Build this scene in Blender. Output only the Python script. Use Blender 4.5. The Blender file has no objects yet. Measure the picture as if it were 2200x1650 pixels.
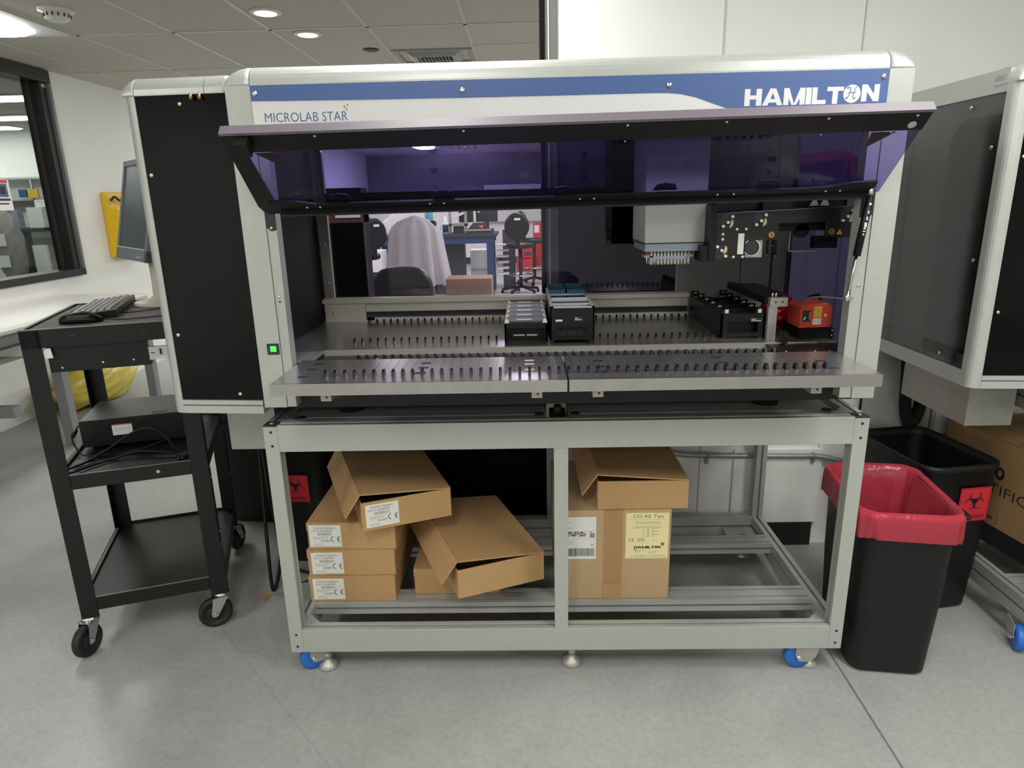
import bpy, bmesh, math, random
from mathutils import Vector, Matrix
random.seed(7)
C = bpy.context.scene.collection
R = math.radians
def lin(h):
    h = h.lstrip('#'); v = [int(h[i:i+2], 16)/255 for i in (0, 2, 4)]
    return tuple(c/12.92 if c <= .04045 else ((c+.055)/1.055)**2.4 for c in v) + (1,)
# ------------------------------------------------------------------ materials
def mat(name, col, rough=.5, metal=0., var=0., scale=20., bump=0., spec=.5, emit=None, estr=0., stretch=None, coat=0.):
    m = bpy.data.materials.new(name); m.use_nodes = True
    nt = m.node_tree; b = nt.nodes['Principled BSDF']
    c = lin(col) if isinstance(col, str) else tuple(col)
    b.inputs['Base Color'].default_value = c
    b.inputs['Roughness'].default_value = rough; b.inputs['Metallic'].default_value = metal
    b.inputs['Specular IOR Level'].default_value = spec
    if coat: b.inputs['Coat Weight'].default_value = coat
    if emit:
        b.inputs['Emission Color'].default_value = lin(emit); b.inputs['Emission Strength'].default_value = estr
    if var or bump:
        tc = nt.nodes.new('ShaderNodeTexCoord'); mp = nt.nodes.new('ShaderNodeMapping')
        nz = nt.nodes.new('ShaderNodeTexNoise'); nz.inputs['Scale'].default_value = scale; nz.inputs['Detail'].default_value = 4
        nt.links.new(tc.outputs['Object'], mp.inputs[0]); nt.links.new(mp.outputs[0], nz.inputs['Vector'])
        if stretch: mp.inputs['Scale'].default_value = stretch
        if var:
            mx = nt.nodes.new('ShaderNodeMix'); mx.data_type = 'RGBA'; mx.blend_type = 'MULTIPLY'
            rp = nt.nodes.new('ShaderNodeValToRGB'); rp.color_ramp.elements[0].position = .3; rp.color_ramp.elements[1].position = .7
            lo = 1-var; rp.color_ramp.elements[0].color = (lo, lo, lo, 1); rp.color_ramp.elements[1].color = (1, 1, 1, 1)
            mx.inputs[0].default_value = 1; mx.inputs[6].default_value = c
            nt.links.new(nz.outputs[0], rp.inputs[0]); nt.links.new(rp.outputs[0], mx.inputs[7]); nt.links.new(mx.outputs[2], b.inputs['Base Color'])
        if bump:
            bp = nt.nodes.new('ShaderNodeBump'); bp.inputs['Strength'].default_value = bump; bp.inputs['Distance'].default_value = .002
            nt.links.new(nz.outputs[0], bp.inputs['Height']); nt.links.new(bp.outputs[0], b.inputs['Normal'])
    return m
def acrylic(name, tint, gloss=1.0, rough=.02):
    m = bpy.data.materials.new(name); m.use_nodes = True; nt = m.node_tree; nt.nodes.clear()
    o = nt.nodes.new('ShaderNodeOutputMaterial'); t = nt.nodes.new('ShaderNodeBsdfTransparent'); g = nt.nodes.new('ShaderNodeBsdfGlossy')
    f = nt.nodes.new('ShaderNodeLayerWeight'); x = nt.nodes.new('ShaderNodeMixShader'); k = nt.nodes.new('ShaderNodeMath'); k.operation = 'MULTIPLY_ADD'
    pw = nt.nodes.new('ShaderNodeMath'); pw.operation = 'POWER'; pw.inputs[1].default_value = 5
    k.inputs[1].default_value = .9*gloss; k.inputs[2].default_value = .04*gloss
    t.inputs[0].default_value = tuple(tint)+(1,); g.inputs['Roughness'].default_value = rough
    nt.links.new(f.outputs['Facing'], pw.inputs[0]); nt.links.new(pw.outputs[0], k.inputs[0]); nt.links.new(k.outputs[0], x.inputs[0]); nt.links.new(t.outputs[0], x.inputs[1]); nt.links.new(g.outputs[0], x.inputs[2])
    nt.links.new(x.outputs[0], o.inputs[0]); return m
M = {}
M['alu'] = mat('anodised aluminium', '#b7bab3', .42, .3, .05, 60, stretch=(1, 1, 1))
M['alu2'] = mat('extruded aluminium', '#b6b9b6', .38, .3, .02, 40)
M['slot'] = mat('slot shadow grey', '#3a3c3c', .6, .4)
M['silver'] = mat('silver painted trim', '#b9bdb7', .36, .3, .05, 30)
M['steel'] = mat('brushed stainless', '#bab8b4', .27, .85, .10, 30, stretch=(1, 14, 1))
M['steel2'] = mat('dull stainless', '#b5b3ab', .38, .5, .06, 30)
M['backgrey'] = mat('grey sheet back', '#8b8c8b', .4, .2, .1, 20)
M['carriage'] = mat('black anodised plate', '#141417', .4)
M['rimgrey'] = mat('pale blue grey plastic', '#b4bac6', .4)
M['ledge'] = mat('satin stainless', '#dcd8c9', .42, .15, .05, 25)
M['bolt'] = mat('bright bolt steel', '#d8d6d0', .25, .9)
M['chrome'] = mat('zinc plated steel', '#cdd3d4', .2, 1.)
M['black'] = mat('black plastic', '#0b0b0c', .42, spec=.35)
M['blackgloss'] = mat('black glossy panel', '#060607', .10, 0, spec=.25)
M['blackpaint'] = mat('black powder coat', '#111213', .42, 0, .1, 90, spec=.4)
M['rubber'] = mat('black rubber', '#1b1b1b', .6)
M['darkgrey'] = mat('dark grey plastic', '#35363a', .5)
M['topgrey'] = mat('dark grey sheet', '#58585a', .4)
M['keygrey'] = mat('grey key plastic', '#a3a3a2', .5)
M['midgrey'] = mat('mid grey plastic', '#7d8088', .45)
M['bluegrey'] = mat('blue grey plastic', '#8d96a6', .45)
M['lgrey'] = mat('light grey plastic', '#b9bab8', .45)
M['headgrey'] = mat('grey cover', '#b9bab7', .45, .1)
M['white'] = mat('white plastic', '#dcdcd6', .4)
M['ivory'] = mat('ivory clip plastic', '#d9d8cc', .4)
M['cream'] = mat('cream plastic', '#cfc8b8', .5)
M['blue'] = mat('sign blue', '#486398', .45)
M['signwhite'] = mat('sign white', '#dfe0dd', .45)
M['ink'] = mat('printed dark ink', '#26282c', .6)
M['greyink'] = mat('printed grey ink', '#8a8a87', .6)
M['blueink'] = mat('printed blue ink', '#4a6088', .5)
M['gold'] = mat('brass', '#c79a58', .3, .8)
M['tan'] = mat('tan disc', '#c9b183', .5)
M['yellow'] = mat('yellow plastic', '#e8bd12', .45, 0, .06, 12)
M['ystick'] = mat('yellow sticker', '#d8b03a', .6, 0, .25, 300)
M['kraft'] = mat('kraft cardboard', '#bd9767', .8, 0, .10, 90, .05)
M['kraft2'] = mat('pale kraft cardboard', '#bfa27b', .8, 0, .08, 60, .05)
M['tape'] = mat('brown packing tape', '#b48a60', .3, 0, .06, 40)
M['label'] = mat('white paper label', '#e6e5df', .6)
M['creamlabel'] = mat('cream paper label', '#efe3ac', .6)
M['reddot'] = mat('red dot', '#c85a35', .6)
M['redlabel'] = mat('red warning label', '#d02733', .5)
M['scanner'] = mat('red scanner body', '#c64a38', .4)
M['bin'] = mat('black bin plastic', '#111213', .5, 0, .12, 160, .12, spec=.4)
M['bluewheel'] = mat('blue caster', '#2a6cc8', .4)
M['green'] = mat('lit green button', '#4fd05c', .4, emit='#4fe060', estr=.35)
M['cart_mat'] = mat('speckled rubber mat', '#8d8d8f', .75, 0, .75, 420, .3)
M['galv'] = mat('galvanised sheet', '#a5a49d', .42, .55, .10, 40)
M['wood'] = mat('brown', '#5a3a2a', .6)
M['bluetable'] = mat('blue painted steel', '#17375f', .4)
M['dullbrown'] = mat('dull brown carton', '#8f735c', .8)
M['coat'] = mat('white lab coat cloth', '#c9c6c6', .9, 0, .08, 25, .2)
M['greycoat'] = mat('grey lab coat cloth', '#8a8a86', .9, 0, .1, 25)
M['red'] = mat('red plastic', '#c8202f', .4)
M['teal'] = mat('teal plastic', '#2c5d70', .35)
M['cyan'] = mat('cyan bottle', '#3f9fae', .3)
M['bench'] = mat('bench laminate', '#d6d5ce', .35)
M['benchgrey'] = mat('bench grey edge', '#76787a', .45)
M['benchmetal'] = mat('grey painted leg', '#8d8f90', .45, .2)
M['ybag'] = mat('yellow plastic bag', '#e2cf58', .3, 0, .15, 14, .6)
M['screen'] = mat('grey blank screen', '#4c565e', .25, 0, .1, 30)
M['wall'] = mat('white wall paint', '#efefeb', .6, 0, .02, 6)
M['farwall_dim'] = mat('far wall in painted shade', '#716e78', .7)  # grey stands in for shade on the upper far wall
M['blackwall'] = mat('black panel', '#060606', .6, spec=.12)
M['framedark'] = mat('dark window frame', '#2b2929', .4, .2)
M['framegrey'] = mat('grey frame', '#6d6d6b', .4, .2)
M['lamp'] = mat('lit troffer diffuser', '#ffffff', .5, emit='#faf9f4', estr=12.)
M['lamp2'] = mat('lit lamp diffuser of the other labs', '#ffffff', .5, emit='#f7f7f4', estr=20.)
M['lamp3'] = mat('lit strip lamp', '#ffffff', .5, emit='#f6faf6', estr=6.)
M['lamprim'] = mat('perforated lamp tray', '#dfe3e4', .5, 0, .1, 200)
M['down'] = mat('lit downlight lens', '#fff0dd', .5, emit='#ffb870', estr=4.5)
M['ceil'] = None
M['smoke'] = mat('dark smoked panel', '#0e0f10', .12, 0, spec=.5)
M['reflection_grey'] = mat('painted reflection grey behind smoked panel', '#60615d', .35, 0, .15, 5)
M['brownsticker'] = mat('brown warning sticker', '#7a4526', .5)
M['wheel'] = mat('purple grey handle bar', '#6f6872', .42, 0)
M['hose'] = mat('dark purple cloth', '#1c1018', .8)
M['contents'] = mat('dark shrink wrapped content', '#2b2d33', .15, 0, .4, 60, .8)
M['acr_door'] = acrylic('purple tinted door acrylic', (.57, .53, .80), 1.0)
M['acr_back'] = acrylic('lilac tinted rear acrylic', (.93, .90, 1.0), .7)
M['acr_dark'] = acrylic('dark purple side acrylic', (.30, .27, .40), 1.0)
M['acr_clear'] = acrylic('clear roof sheet', (.95, .95, .95), 1.0)
M['acr_smoke'] = acrylic('smoked side acrylic', (.84, .84, .85), 1.0)
M['glass'] = acrylic('window glass', (.90, .92, .91), 1.0)
M['chartclear'] = mat('clear plastic shelf', '#b8bcc0', .3)
# liner
def liner_mat():
    m = bpy.data.materials.new('translucent red liner film'); m.use_nodes = True; nt = m.node_tree
    b = nt.nodes['Principled BSDF']; o = [n for n in nt.nodes if n.type == 'OUTPUT_MATERIAL'][0]
    b.inputs['Base Color'].default_value = lin('#e04f62'); b.inputs['Roughness'].default_value = .22
    t = nt.nodes.new('ShaderNodeBsdfTranslucent'); t.inputs[0].default_value = lin('#f0707c')
    x = nt.nodes.new('ShaderNodeMixShader'); x.inputs[0].default_value = .5
    nz = nt.nodes.new('ShaderNodeTexNoise'); nz.inputs['Scale'].default_value = 9; nz.inputs['Detail'].default_value = 3
    bp = nt.nodes.new('ShaderNodeBump'); bp.inputs['Strength'].default_value = .6; bp.inputs['Distance'].default_value = .02
    tc = nt.nodes.new('ShaderNodeTexCoord'); mp = nt.nodes.new('ShaderNodeMapping'); mp.inputs['Scale'].default_value = (1.6, 1.6, .5)
    nt.links.new(tc.outputs['Object'], mp.inputs[0]); nt.links.new(mp.outputs[0], nz.inputs['Vector'])
    nt.links.new(nz.outputs[0], bp.inputs['Height']); nt.links.new(bp.outputs[0], b.inputs['Normal'])
    nt.links.new(b.outputs[0], x.inputs[1]); nt.links.new(t.outputs[0], x.inputs[2]); nt.links.new(x.outputs[0], o.inputs[0]); return m
M['liner'] = liner_mat()
M['redbag'] = mat('crinkled red bag film', '#b01522', .18, 0, .3, 20, 1.)
# floor: grey epoxy with scuffs, swirls and two straight joints
def floor_mat():
    m = bpy.data.materials.new('grey epoxy floor'); m.use_nodes = True; nt = m.node_tree; b = nt.nodes['Principled BSDF']; N = nt.nodes.new; L = nt.links.new
    tc = N('ShaderNodeTexCoord'); 
    n1 = N('ShaderNodeTexNoise'); n1.inputs['Scale'].default_value = 1.3; n1.inputs['Detail'].default_value = 8; n1.inputs['Roughness'].default_value = .65
    n2 = N('ShaderNodeTexNoise'); n2.inputs['Scale'].default_value = 55; n2.inputs['Detail'].default_value = 3
    wv = N('ShaderNodeTexWave'); wv.wave_type = 'RINGS'; wv.inputs['Scale'].default_value = 4.; wv.inputs['Distortion'].default_value = 18; wv.inputs['Detail'].default_value = 3; wv.inputs['Detail Scale'].default_value = 1.1
    for n in (n1, n2, wv): L(tc.outputs['Object'], n.inputs['Vector'])
    r1 = N('ShaderNodeValToRGB'); r1.color_ramp.elements[0].position = .28; r1.color_ramp.elements[0].color = (.70, .70, .70, 1); r1.color_ramp.elements[1].position = .6; r1.color_ramp.elements[1].color = (1, 1, 1, 1)
    r2 = N('ShaderNodeValToRGB'); r2.color_ramp.elements[0].position = .35; r2.color_ramp.elements[0].color = (.9, .9, .9, 1); r2.color_ramp.elements[1].position = .6
    L(n1.outputs[0], r1.inputs[0]); L(n2.outputs[0], r2.inputs[0])
    r3 = N('ShaderNodeValToRGB'); r3.color_ramp.elements[0].position = .0; r3.color_ramp.elements[0].color = (.965, .965, .965, 1); r3.color_ramp.elements[1].position = .16
    L(wv.outputs[0], r3.inputs[0])
    def mul(a, c):
        x = N('ShaderNodeMix'); x.data_type = 'RGBA'; x.blend_type = 'MULTIPLY'; x.inputs[0].default_value = 1; L(a, x.inputs[6]); L(c, x.inputs[7]); return x.outputs[2]
    base = N('ShaderNodeRGB'); base.outputs[0].default_value = lin('#b0b2af')
    col = mul(mul(mul(base.outputs[0], r1.outputs[0]), r2.outputs[0]), r3.outputs[0])
    sp = N('ShaderNodeSeparateXYZ'); L(tc.outputs['Object'], sp.inputs[0])
    def joint(p, q, w):
        dx, dy = q[0]-p[0], q[1]-p[1]; l = math.hypot(dx, dy); nx, ny = -dy/l, dx/l; c = nx*p[0]+ny*p[1]
        a = N('ShaderNodeMath'); a.operation = 'MULTIPLY'; a.inputs[1].default_value = nx; L(sp.outputs[0], a.inputs[0])
        d = N('ShaderNodeMath'); d.operation = 'MULTIPLY_ADD'; d.inputs[1].default_value = ny; L(sp.outputs[1], d.inputs[0]); L(a.outputs[0], d.inputs[2])
        s = N('ShaderNodeMath'); s.operation = 'SUBTRACT'; s.inputs[1].default_value = c; L(d.outputs[0], s.inputs[0])
        ab = N('ShaderNodeMath'); ab.operation = 'ABSOLUTE'; L(s.outputs[0], ab.inputs[0])
        rp = N('ShaderNodeMapRange'); rp.inputs[1].default_value = w*.5; rp.inputs[2].default_value = w; rp.inputs[3].default_value = .45 if w > .003 else .72; rp.inputs[4].default_value = 1.; L(ab.outputs[0], rp.inputs[0]); return rp.outputs[0]
    for j in JOINTS: col = mul(col, joint(*j))
    L(col, b.inputs['Base Color'])
    rr = N('ShaderNodeMapRange'); rr.inputs[3].default_value = .26; rr.inputs[4].default_value = .5; L(n1.outputs[0], rr.inputs[0]); L(rr.outputs[0], b.inputs['Roughness'])
    bp = N('ShaderNodeBump'); bp.inputs['Strength'].default_value = .05; bp.inputs['Distance'].default_value = .001; L(n2.outputs[0], bp.inputs['Height']); L(bp.outputs[0], b.inputs['Normal'])
    return m
JOINTS = [((.863, -.09), (.856, -.36), .0045), ((-.97, .007), (-.637, -.354), .0012)]
M['floor'] = floor_mat()
def ceil_mat(x0, dx, y0, dy):
    m = bpy.data.materials.new('acoustic ceiling tile'); m.use_nodes = True; nt = m.node_tree; b = nt.nodes['Principled BSDF']; N = nt.nodes.new; L = nt.links.new
    tc = N('ShaderNodeTexCoord'); nz = N('ShaderNodeTexNoise'); nz.inputs['Scale'].default_value = 120; L(tc.outputs['Object'], nz.inputs['Vector'])
    r = N('ShaderNodeValToRGB'); r.color_ramp.elements[0].color = lin('#b9b4ab'); r.color_ramp.elements[1].color = lin('#cbc6bd'); L(nz.outputs[0], r.inputs[0]); L(r.outputs[0], b.inputs['Base Color'])
    b.inputs['Roughness'].default_value = .9; return m
M['ceil'] = ceil_mat(0, 1, 0, 1)
M['tbar'] = mat('ceiling grid bar', '#c9c6c0', .5)
# ------------------------------------------------------------------ mesh builder
class B:
    def __init__(s): s.bm = bmesh.new(); s.mats = []; s.cur = 0; s.T = None
    def m(s, key):
        mt = M[key]
        if mt not in s.mats: s.mats.append(mt)
        s.cur = s.mats.index(mt); return s
    def _f(s, vs):
        try:
            f = s.bm.faces.new(vs); f.material_index = s.cur; return f
        except ValueError: return None
    def v(s, p):
        p = Vector(p)
        if s.T: p = s.T @ p
        return s.bm.verts.new(p)
    def box(s, x0, x1, y0, y1, z0, z1):
        p = [s.v(q) for q in ((x0,y0,z0),(x1,y0,z0),(x1,y1,z0),(x0,y1,z0),(x0,y0,z1),(x1,y0,z1),(x1,y1,z1),(x0,y1,z1))]
        for f in ((0,3,2,1),(4,5,6,7),(0,1,5,4),(1,2,6,5),(2,3,7,6),(3,0,4,7)): s._f([p[i] for i in f])
        return s
    def hexa(s, pts):
        p = [s.v(q) for q in pts]
        for f in ((0,3,2,1),(4,5,6,7),(0,1,5,4),(1,2,6,5),(2,3,7,6),(3,0,4,7)): s._f([p[i] for i in f])
        return s
    def quad(s, *pts): s._f([s.v(p) for p in pts]); return s
    def prism(s, poly, ax, a0, a1):
        def q(p, a): return {'x': (a, p[0], p[1]), 'y': (p[0], a, p[1]), 'z': (p[0], p[1], a)}[ax]
        A = [s.v(q(p, a0)) for p in poly]; D = [s.v(q(p, a1)) for p in poly]; n = len(poly)
        s._f(A[::-1]); s._f(D)
        for i in range(n): s._f([A[i], A[(i+1) % n], D[(i+1) % n], D[i]])
        return s
    def cyl(s, p0, p1, r, seg=16, r1=None, cap=True):
        p0, p1 = Vector(p0), Vector(p1); r1 = r if r1 is None else r1
        d = (p1-p0).normalized(); a = d.orthogonal().normalized(); b = d.cross(a)
        A = [s.v(p0+(a*math.cos(t)+b*math.sin(t))*r) for t in [2*math.pi*i/seg for i in range(seg)]]
        D = [s.v(p1+(a*math.cos(t)+b*math.sin(t))*r1) for t in [2*math.pi*i/seg for i in range(seg)]]
        for i in range(seg):
            f = s._f([A[i], A[(i+1) % seg], D[(i+1) % seg], D[i]])
            if f: f.smooth = True
        if cap: s._f(A[::-1]); s._f(D)
        return s
    def tube(s, pts, r, seg=8):
        pts = [Vector(p) for p in pts]; rings = []; a = None
        for i, p in enumerate(pts):
            d = (pts[min(i+1, len(pts)-1)]-pts[max(i-1, 0)]).normalized()
            a = d.orthogonal().normalized() if a is None else (a-d*a.dot(d)).normalized()
            b = d.cross(a); rings.append([s.v(p+(a*math.cos(2*math.pi*k/seg)+b*math.sin(2*math.pi*k/seg))*r) for k in range(seg)])
        for A, D in zip(rings, rings[1:]):
            for k in range(seg):
                f = s._f([A[k], A[(k+1) % seg], D[(k+1) % seg], D[k]])
                if f: f.smooth = True
        s._f(rings[0][::-1]); s._f(rings[-1]); return s
    def lathe(s, prof, c, seg=24, ax='z'):
        rings = []
        for r, h in prof:
            ring = []
            for k in range(seg):
                t = 2*math.pi*k/seg; x, y = r*math.cos(t), r*math.sin(t)
                o = {'z': (x, y, h), 'y': (x, h, y), 'x': (h, x, y)}[ax]
                ring.append(s.v((c[0]+o[0], c[1]+o[1], c[2]+o[2])))
            rings.append(ring)
        for A, D in zip(rings, rings[1:]):
            for k in range(seg):
                f = s._f([A[k], A[(k+1) % seg], D[(k+1) % seg], D[k]])
                if f: f.smooth = True
        s._f(rings[0][::-1]); s._f(rings[-1]); return s
    def loft(s, rings, close=True, cap0=True, cap1=True, smooth=True):
        V = [[s.v(p) for p in r] for r in rings]
        for A, D in zip(V, V[1:]):
            n = len(A)
            for k in range(n if close else n-1):
                f = s._f([A[k], A[(k+1) % n], D[(k+1) % n], D[k]])
                if f: f.smooth = smooth
        if cap0: s._f(V[0][::-1])
        if cap1: s._f(V[-1])
        return s
    def dome(s, c, r, n=(0, -1, 0), h=.5):
        n = Vector(n).normalized(); c = Vector(c); a = n.orthogonal().normalized(); b = n.cross(a)
        rings = [[c+(a*math.cos(t)+b*math.sin(t))*r*q+n*(r*h*z) for t in [2*math.pi*i/10 for i in range(10)]] for q, z in ((1, 0), (.9, .55), (.55, .9), (.2, 1))]
        return s.loft(rings)
    def build(s, name, parent=None, bevel=0., world=True, fix=True):
        if fix: bmesh.ops.recalc_face_normals(s.bm, faces=s.bm.faces)
        me = bpy.data.meshes.new(name); s.bm.to_mesh(me); s.bm.free()
        for mt in s.mats: me.materials.append(mt)
        o = bpy.data.objects.new(name, me); C.objects.link(o)
        if parent is not None:
            o.parent = parent
            if world: me.transform(wm(parent).inverted())
        if bevel:
            md = o.modifiers.new('bevel', 'BEVEL'); md.width = bevel; md.segments = 2; md.limit_method = 'ANGLE'; md.angle_limit = R(40)
        return o
FR = {}
def wm(o):
    while o is not None:
        if o.name in FR: return FR[o.name]
        o = o.parent
    return Matrix.Identity(4)
def thing(name, label, cat, loc=(0, 0, 0), rz=0., group=None):
    o = bpy.data.objects.new(name, None); C.objects.link(o); o.location = loc; o.rotation_euler = (0, 0, rz); o.empty_display_size = .05
    FR[o.name] = Matrix.Translation(Vector(loc)) @ Matrix.Rotation(rz, 4, 'Z')
    o['label'] = label; o['category'] = cat
    if group: o['group'] = group
    return o
def tag(o, label, cat, group=None):
    o['label'] = label; o['category'] = cat
    if group: o['group'] = group
    return o
def struct(o): o['kind'] = 'structure'; return o
def dup(o, loc=None, label=None, parent=None):
    c = o.copy(); C.objects.link(c)
    if parent is not None: c.parent = parent
    if loc is not None:
        c.location = loc
    if label: c['label'] = label
    for ch in list(o.children): dup(ch, parent=c)
    return c
DG = None
def text(s, name, parent, mk, x0, x1, z0, z1, frame, bold=0., align='FIT', ext=.0004):
    """letters fitted in a rectangle of a plane; frame maps (u, v, out) to the world"""
    cu = bpy.data.curves.new(name, 'FONT'); cu.body = s; cu.size = 1; cu.offset = bold; cu.resolution_u = 3; cu.extrude = .005
    t = bpy.data.objects.new(name+'_t', cu); C.objects.link(t); bpy.context.view_layer.update()
    me = bpy.data.meshes.new_from_object(t.evaluated_get(bpy.context.evaluated_depsgraph_get()))
    bpy.data.objects.remove(t); bpy.data.curves.remove(cu)
    xs = [v.co.x for v in me.vertices]; ys = [v.co.y for v in me.vertices]
    ax, bx, ay, by = min(xs), max(xs), min(ys), max(ys)
    for v in me.vertices:
        u = x0+(v.co.x-ax)/(bx-ax)*(x1-x0); w = z0+(v.co.y-ay)/(by-ay)*(z1-z0)
        v.co = frame @ Vector((u, w, ext if v.co.z > 0 else 0))
    me.materials.clear(); me.materials.append(M[mk])
    o = bpy.data.objects.new(name, me); C.objects.link(o); o.parent = parent; me.transform(wm(parent).inverted()); return o
def FRONT(y): return Matrix(((1, 0, 0, 0), (0, 0, -1, y), (0, 1, 0, 0), (0, 0, 0, 1)))      # plane facing -Y
def rrect(cx, cy, w, d, r, n=5):
    pts = []
    for (sx, sy, a0) in ((1, -1, -90), (1, 1, 0), (-1, 1, 90), (-1, -1, 180)):
        for k in range(n+1):
            a = R(a0+90*k/n); pts.append((cx+sx*(w/2-r)+r*math.cos(a), cy+sy*(d/2-r)+r*math.sin(a)))
    return pts
def smoothpath(pts, n=8):
    P = [Vector(p) for p in pts]; out = []
    for i in range(len(P)-1):
        a, b, c, d = P[max(i-1, 0)], P[i], P[i+1], P[min(i+2, len(P)-1)]
        for k in range(n):
            t = k/n; out.append(.5*((2*b)+(c-a)*t+(2*a-5*b+4*c-d)*t*t+(3*b-a-3*c+d)*t**3))
    return out+[P[-1]]
def slotted(x0, x1, y0, y1, sides='', w=.009, d=.012, two=''):
    w, d = .0085, .013
    """outline of an extrusion with grooves; sides from 'lrbt' get one groove, those in two get two"""
    def cuts(a, b, side):
        if side not in sides: return []
        if side in two: return [a+(b-a)*.25, a+(b-a)*.75]
        return [(a+b)/2]
    p = [(x0, y0)]
    for c in cuts(x0, x1, 'b'): p += [(c-w/2, y0), (c-w/2, y0+d), (c+w/2, y0+d), (c+w/2, y0)]
    p.append((x1, y0))
    for c in cuts(y0, y1, 'r'): p += [(x1, c-w/2), (x1-d, c-w/2), (x1-d, c+w/2), (x1, c+w/2)]
    p.append((x1, y1))
    for c in cuts(x0, x1, 't')[::-1]: p += [(c+w/2, y1), (c+w/2, y1-d), (c-w/2, y1-d), (c-w/2, y1)]
    p.append((x0, y1))
    for c in cuts(y0, y1, 'l')[::-1]: p += [(x0, c+w/2), (x0+d, c+w/2), (x0+d, c-w/2), (x0, c-w/2)]
    return p
# ================================================================== THE SETTING
H = 2.44
struct(B().m('floor').box(-10.5, 4.6, -8.6, 14.3, -.06, 0).build('floor'))
ceiling = struct(B().m('ceil').box(-10.5, 4.6, -8.6, 14.3, H, H+.06).build('ceiling'))
g = B().m('tbar')
for k in range(-2, 13):
    x = -.43-.58*(k-1)
    if x > -3.66: g.box(x-.011, x+.011, -8.5, 14, H-.004, H+.002)
for k in range(-9, 11):
    y = 2.575+1.13*k; g.box(-10.4, 4.5, y-.011, y+.011, H-.004, H+.002)
for k in range(1, 4): g.box(-.43+.58*(k-1), -.43+.58*k, 2.01, 2.03, H-.004, H+.002)
for y in (2.01, 3.14, 4.27): g.box(-.43, 1.5, y-.011, y+.011, H-.004, H+.002)
g.build('grid_bar', ceiling)
wl = B().m('wall')
WX = -3.65
wl.box(WX-.12, WX, -8.6, -.3, 0, H); wl.box(WX-.12, WX, 3.563, 14.2, 0, H); wl.box(WX-.12, WX, -.3, 3.563, 0, .933); wl.box(WX-.12, WX, -.3, 3.563, 2.431, H)
struct(wl.build('wall_left'))
win = struct(B().m('framedark').box(WX-.125, WX+.03, -.3, 3.563, 2.345, 2.431).box(WX-.125, WX+.03, -.3, 3.563, .933, .985)
    .box(WX-.125, WX+.005, 3.47, 3.563, .985, 2.345).box(WX-.09, WX-.05, 3.41, 3.47, .985, 2.345).box(WX-.125, WX+.03, -.3, -.2, .985, 2.345)
    .m('framegrey').box(WX+.005, WX+.03, 3.535, 3.563, .985, 2.345).m('bolt').box(WX-.01, WX+.01, 3.49, 3.53, 2.31, 2.335).build('window_1'))
B().m('glass').box(WX-.072, WX-.066, -.2, 3.41, .985, 2.345).build('window_pane', win)
struct(B().m('wall').box(.026, 4.6, .81, .93, 0, H).m('lgrey').box(.605, .611, .808, .81, .105, H).box(1.088, 1.093, .808, .81, .105, H).build('wall_back'))
struct(B().m('wall').box(.745, 1.103, .795, .81, .105, .43).build('trim_2'))
struct(B().m('rubber').box(.026, 1.085, .79, .81, 0, .105).build('baseboard_back'))
struct(B().m('blackwall').box(-.034, -.018, .80, .94, 0, H).m('framegrey').box(-.018, -.005, .805, .93, 0, H).m('white').box(-.007, -.003, .80, .81, 0, H).m('framegrey').box(-.003, .026, .803, .93, 0, H).build('trim_1'))
struct(B().m('blackwall').box(-.86, -.034, .89, .93, 0, 1.06).build('wall_rear'))
struct(B().m('farwall_dim').box(-10.5, 4.6, 14.0, 14.2, 1.25, H).m('wall').box(-10.5, 4.6, 14.0, 14.2, 0, 1.25).m('rubber').box(-10, 4.5, 13.98, 14, 0, .14).build('wall_far'))  # upper part coloured dark for the unlit top of the rear lab
struct(B().m('wall').box(4.5, 4.6, -8.6, 14.2, 0, H).build('wall_right'))
struct(B().m('wall').box(-10.5, 4.6, -8.6, -8.5, 0, H).build('wall_front'))
struct(B().m('wall').box(-10.5, WX-.12, 7.52, 7.6, 0, H).m('greyink').box(-6.05, -6.044, 7.516, 7.52, 1.9, H).m('lgrey').box(-6.25, -5.95, 7.512, 7.52, 2.1, 2.3).build('wall_annex'))
struct(B().m('wall').box(-10.5, -10.4, -8.6, 14.2, 0, H).build('wall_annex_left'))
# ------------------------------------------------------------------ ceiling fittings
def troffer(cx, cy, w, d, label, grp='recessed ceiling light panels', mk='lamp'):
    t = thing('ceiling_light', label, 'light', (cx, cy, H-.012), 0, grp)
    B().m('lamprim').box(cx-w/2, cx+w/2, cy-d/2, cy+d/2, H-.010, H-.002).build('lamp_tray', t)
    b = B().m(mk); n = 28; ring = []; ring2 = []
    for k in range(n):
        a = 2*math.pi*k/n; e = .6
        ux = math.copysign(abs(math.cos(a))**e, math.cos(a)); uy = math.copysign(abs(math.sin(a))**e, math.sin(a))
        ring.append((cx+ux*w*.36, cy+uy*d*.46, H-.010)); ring2.append((cx+ux*w*.30, cy+uy*d*.42, H-.03))
    b.loft([ring, ring2], cap0=False); b.build('lamp_diffuser', t)
troffer(-3.05, 1.99, .56, 1.1, 'bright recessed ceiling light panel at the upper left beside the dark window')
for i, (x, y) in enumerate([(-2.45, -1.9), (-.5, -1.9), (1.6, -1.9), (-2.45, -4.2), (-.1, -4.2), (2.2, -4.2), (-.4, .25), (1.05, -.75), (-1.5, -6.4), (1.2, -6.4)]):
    troffer(x, y, .56, 1.1, ['recessed ceiling light panel over the open floor facing the machine', 'added unseen ceiling light panel above the machine'][i in (6, 7)])  # pair above the machine added out of view to brighten deck and wall
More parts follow.
